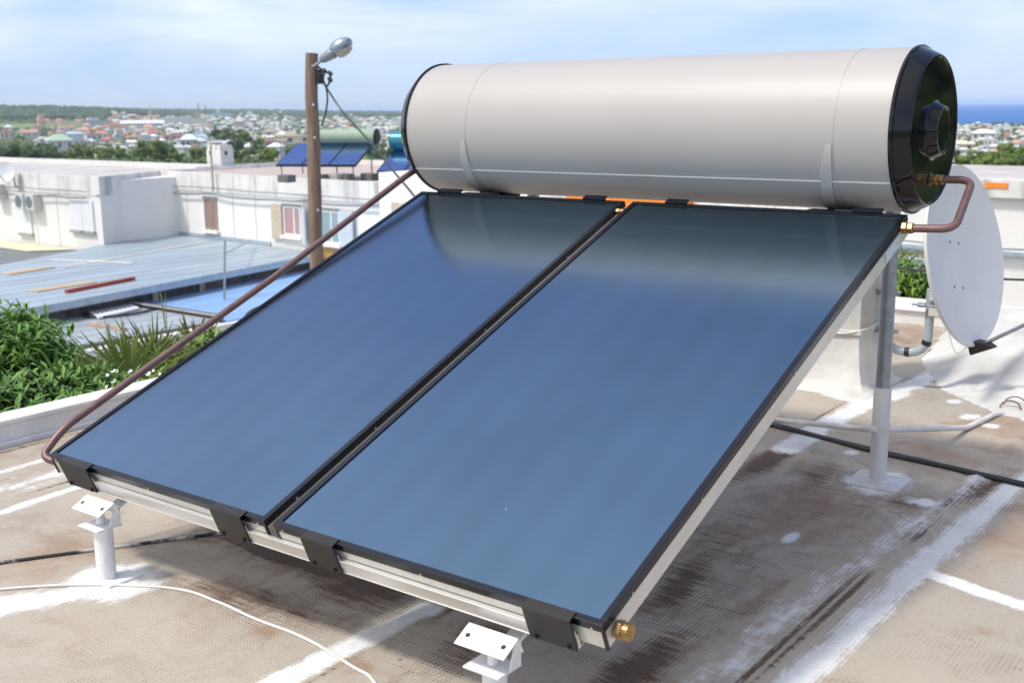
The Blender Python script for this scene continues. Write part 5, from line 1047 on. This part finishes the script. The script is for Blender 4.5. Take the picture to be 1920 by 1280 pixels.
c = A3(352, 655, 8.0); bush('creeper', 'bright green leafy creeper behind the long copper pipe', (c[0], c[1], c[2]-.08), (.35, .75, .22), 200, 4, .10, 8, LG[2], LG[1], 'creeper')
rngf = random.Random(4); FL = bpy.data.objects.get('flowering_bush')
m = MB()
for i in range(16):
    x, y = rngf.uniform(195, 300), rngf.uniform(690, 745); c = Vector(A3(x, y, 6.6)); nn = Vector((rngf.uniform(-.3, .6), rngf.uniform(-.9, -.3), rngf.uniform(.2, .8))).normalized(); T = Matrix.Translation(c) @ nn.to_track_quat('X', 'Z').to_matrix().to_4x4(); s_ = rngf.uniform(.008, .022)
    m.add([T @ Vector((.3*s_*(k % 2), s_*math.cos(k*.785)*(1 if k % 2 else .7), s_*math.sin(k*.785)*(1 if k % 2 else .7))) for k in range(8)], [tuple(range(8))])
o = m.build('blossom', M['frame_w'], FL); o['kind'] = 'stuff'
# fan palms: ribbons from a hub
def palm(label, x, y, D, rx, spread, n, lean, seed, mat):
    rg = random.Random(seed); c = Vector(A3(x, y, D)); T = thing('fan_palm', label, 'palm', (c.x, c.y, -7.6)); m = MB()
    for i in range(n):
        a = R(lean+spread*(i/(n-1)-.5)+rg.uniform(-3, 3)); l = rx*rg.uniform(.78, 1.08); d = RGT*math.sin(a)+Vector((0, 0, 1))*math.cos(a)+FWD*rg.uniform(-.35, .2)
        s_ = d.cross(FWD).normalized(); w = (.0085 if n > 3 else .004)*rg.uniform(.8, 1.3); P = [c+d*l*t+Vector((0, 0, -1))*(l*.34*t*t*rg.uniform(.3, 1.3)) for t in (0.04, .35, .7, 1)]; ww = [w*.4, w, w*.8, .001]; i0 = len(m.v)
        vs = []
        for p, q in zip(P, ww): vs += [p-s_*q, p+s_*q]
        m.add(vs, [(0, 1, 3, 2), (2, 3, 5, 4), (4, 5, 7, 6)])
    m.build('frond', mat, T); q = MB(); q.tube([(c.x, c.y, -7.6), (c.x+.1, c.y, -4), tuple(c)], [.09, .07, .012], 8); q.build('stem', M['wood'], T)
palm('fan palm with stiff narrow fronds spread wide behind the copper pipe', 243, 722, 7.4, .50, 170, 96, 0, 1, LG[3])
palm('palm frond with drooping tips left of the wide fan palm', 165, 775, 7.0, .50, 90, 34, -8, 2, LG[3])
palm('yellowish fan palm partly hidden behind the copper pipe', 292, 690, 7.8, .44, 140, 54, 10, 3, LG[4])
palm('upright sedge like fronds near the blue roof edge behind the pipe', 368, 660, 8.4, .40, 80, 18, 4, 4, LG[4])
palm('single tall bare shoot standing above the fan palms', 314, 640, 8.2, .50, 1.5, 2, -5, 5, LG[4])
# creeper at the back right
c = (-.42, 9.3, -.86); bush('creeper', 'bright green creeper climbing by the window left of the large dish', c, (.70, .5, .50), 460, 8, .12, 9, LG[2], LG[1], 'creeper')
# palms standing to the right of the roof, outside the photograph, mirrored in the glossy black cap
def coco(x, y, h, seed):
    rg = random.Random(seed); T = thing('palm_tree', 'palm tree beyond the back parapet mirrored in the black tank cap', 'palm', (x, y, -8), 0, 'palm trees beyond the back parapet'); m = MB(); m.tube([(x, y, -8), (x+.2, y, h*.4-4), (x, y, h)], [.2, .16, .12], 10); m.build('trunk', M['wood'], T); m = MB()
    for i in range(20):
        a = rg.uniform(0, 6.28); el = rg.uniform(-.2, 1.1); L_ = rg.uniform(1.8, 2.6); d = Vector((math.cos(a)*math.cos(el), math.sin(a)*math.cos(el), math.sin(el))); s_ = d.cross(Vector((0, 0, 1))).normalized()
        for k in range(22):
            t_ = k/22; p = Vector((x, y, h))+d*L_*t_+Vector((0, 0, -1.1*t_*t_))
            for sg in (-1, 1): q = p+s_*sg*.55*(1-t_*.6)+Vector((0, 0, -.3))+d*.12; m.add([p-d*.02, p+d*.03, q], [(0, 1, 2)])
    m.build('crown', LG[3], T)
coco(5.9, 11.2, 1.9, 1); coco(7.4, 13.0, 3.0, 2); coco(4.9, 16.5, 1.2, 3)
for i, (x, y, h_) in enumerate(((8.4, 17.5, 9.5), (10.5, 20.0, 11.5), (12.5, 15.0, 11.5))):
    T = thing('tree', 'large dark tree right of the white building mirrored in the black tank cap', 'tree', (x, y, -8), i*2.0, 'large trees right of the white building'); T.scale = (h_, h_, h_)
    for nm, d_ in (('crown', TP[2][0]), ('trunk', TP[2][1])):
        o = bpy.data.objects.new(nm, d_); COL.objects.link(o); o.parent = T

# ------------------------------------------------------------------ air
m = MB(); m.box((-43000, -43000, -68), (43000, 43000, 60)); hz = bpy.data.materials.new('haze'); hz.use_nodes = True; t = hz.node_tree; t.nodes.clear()
ho = N(t, 'ShaderNodeOutputMaterial'); pv = N(t, 'ShaderNodeVolumePrincipled'); pv.inputs['Density'].default_value = 4.5e-5; pv.inputs['Color'].default_value = (.78, .88, 1, 1); pv.inputs['Anisotropy'].default_value = .2
t.links.new(pv.outputs[0], ho.inputs['Volume']); HZ = m.build('haze', hz); tag(HZ, kind='stuff')

# ------------------------------------------------------------------ labels: tell look-alikes apart by their place beside each other
lbl = {}
for o in bpy.data.objects:
    if o.parent is None and o.get('label') and o.get('group'): lbl.setdefault((o['group'], o['label']), []).append(o)
for (g_, l_), os_ in lbl.items():
    if 2 <= len(os_) <= 3 and len(l_.split()) <= 13:
        os_.sort(key=lambda o: math.atan2(o.location.x-CAM.x, o.location.y-CAM.y))
        for o, w_ in zip(os_, ('left', 'right') if len(os_) == 2 else ('leftmost', 'middle', 'rightmost')): o['label'] = f'{w_} {l_}' if len(os_) == 3 else f'{w_} hand {l_}'
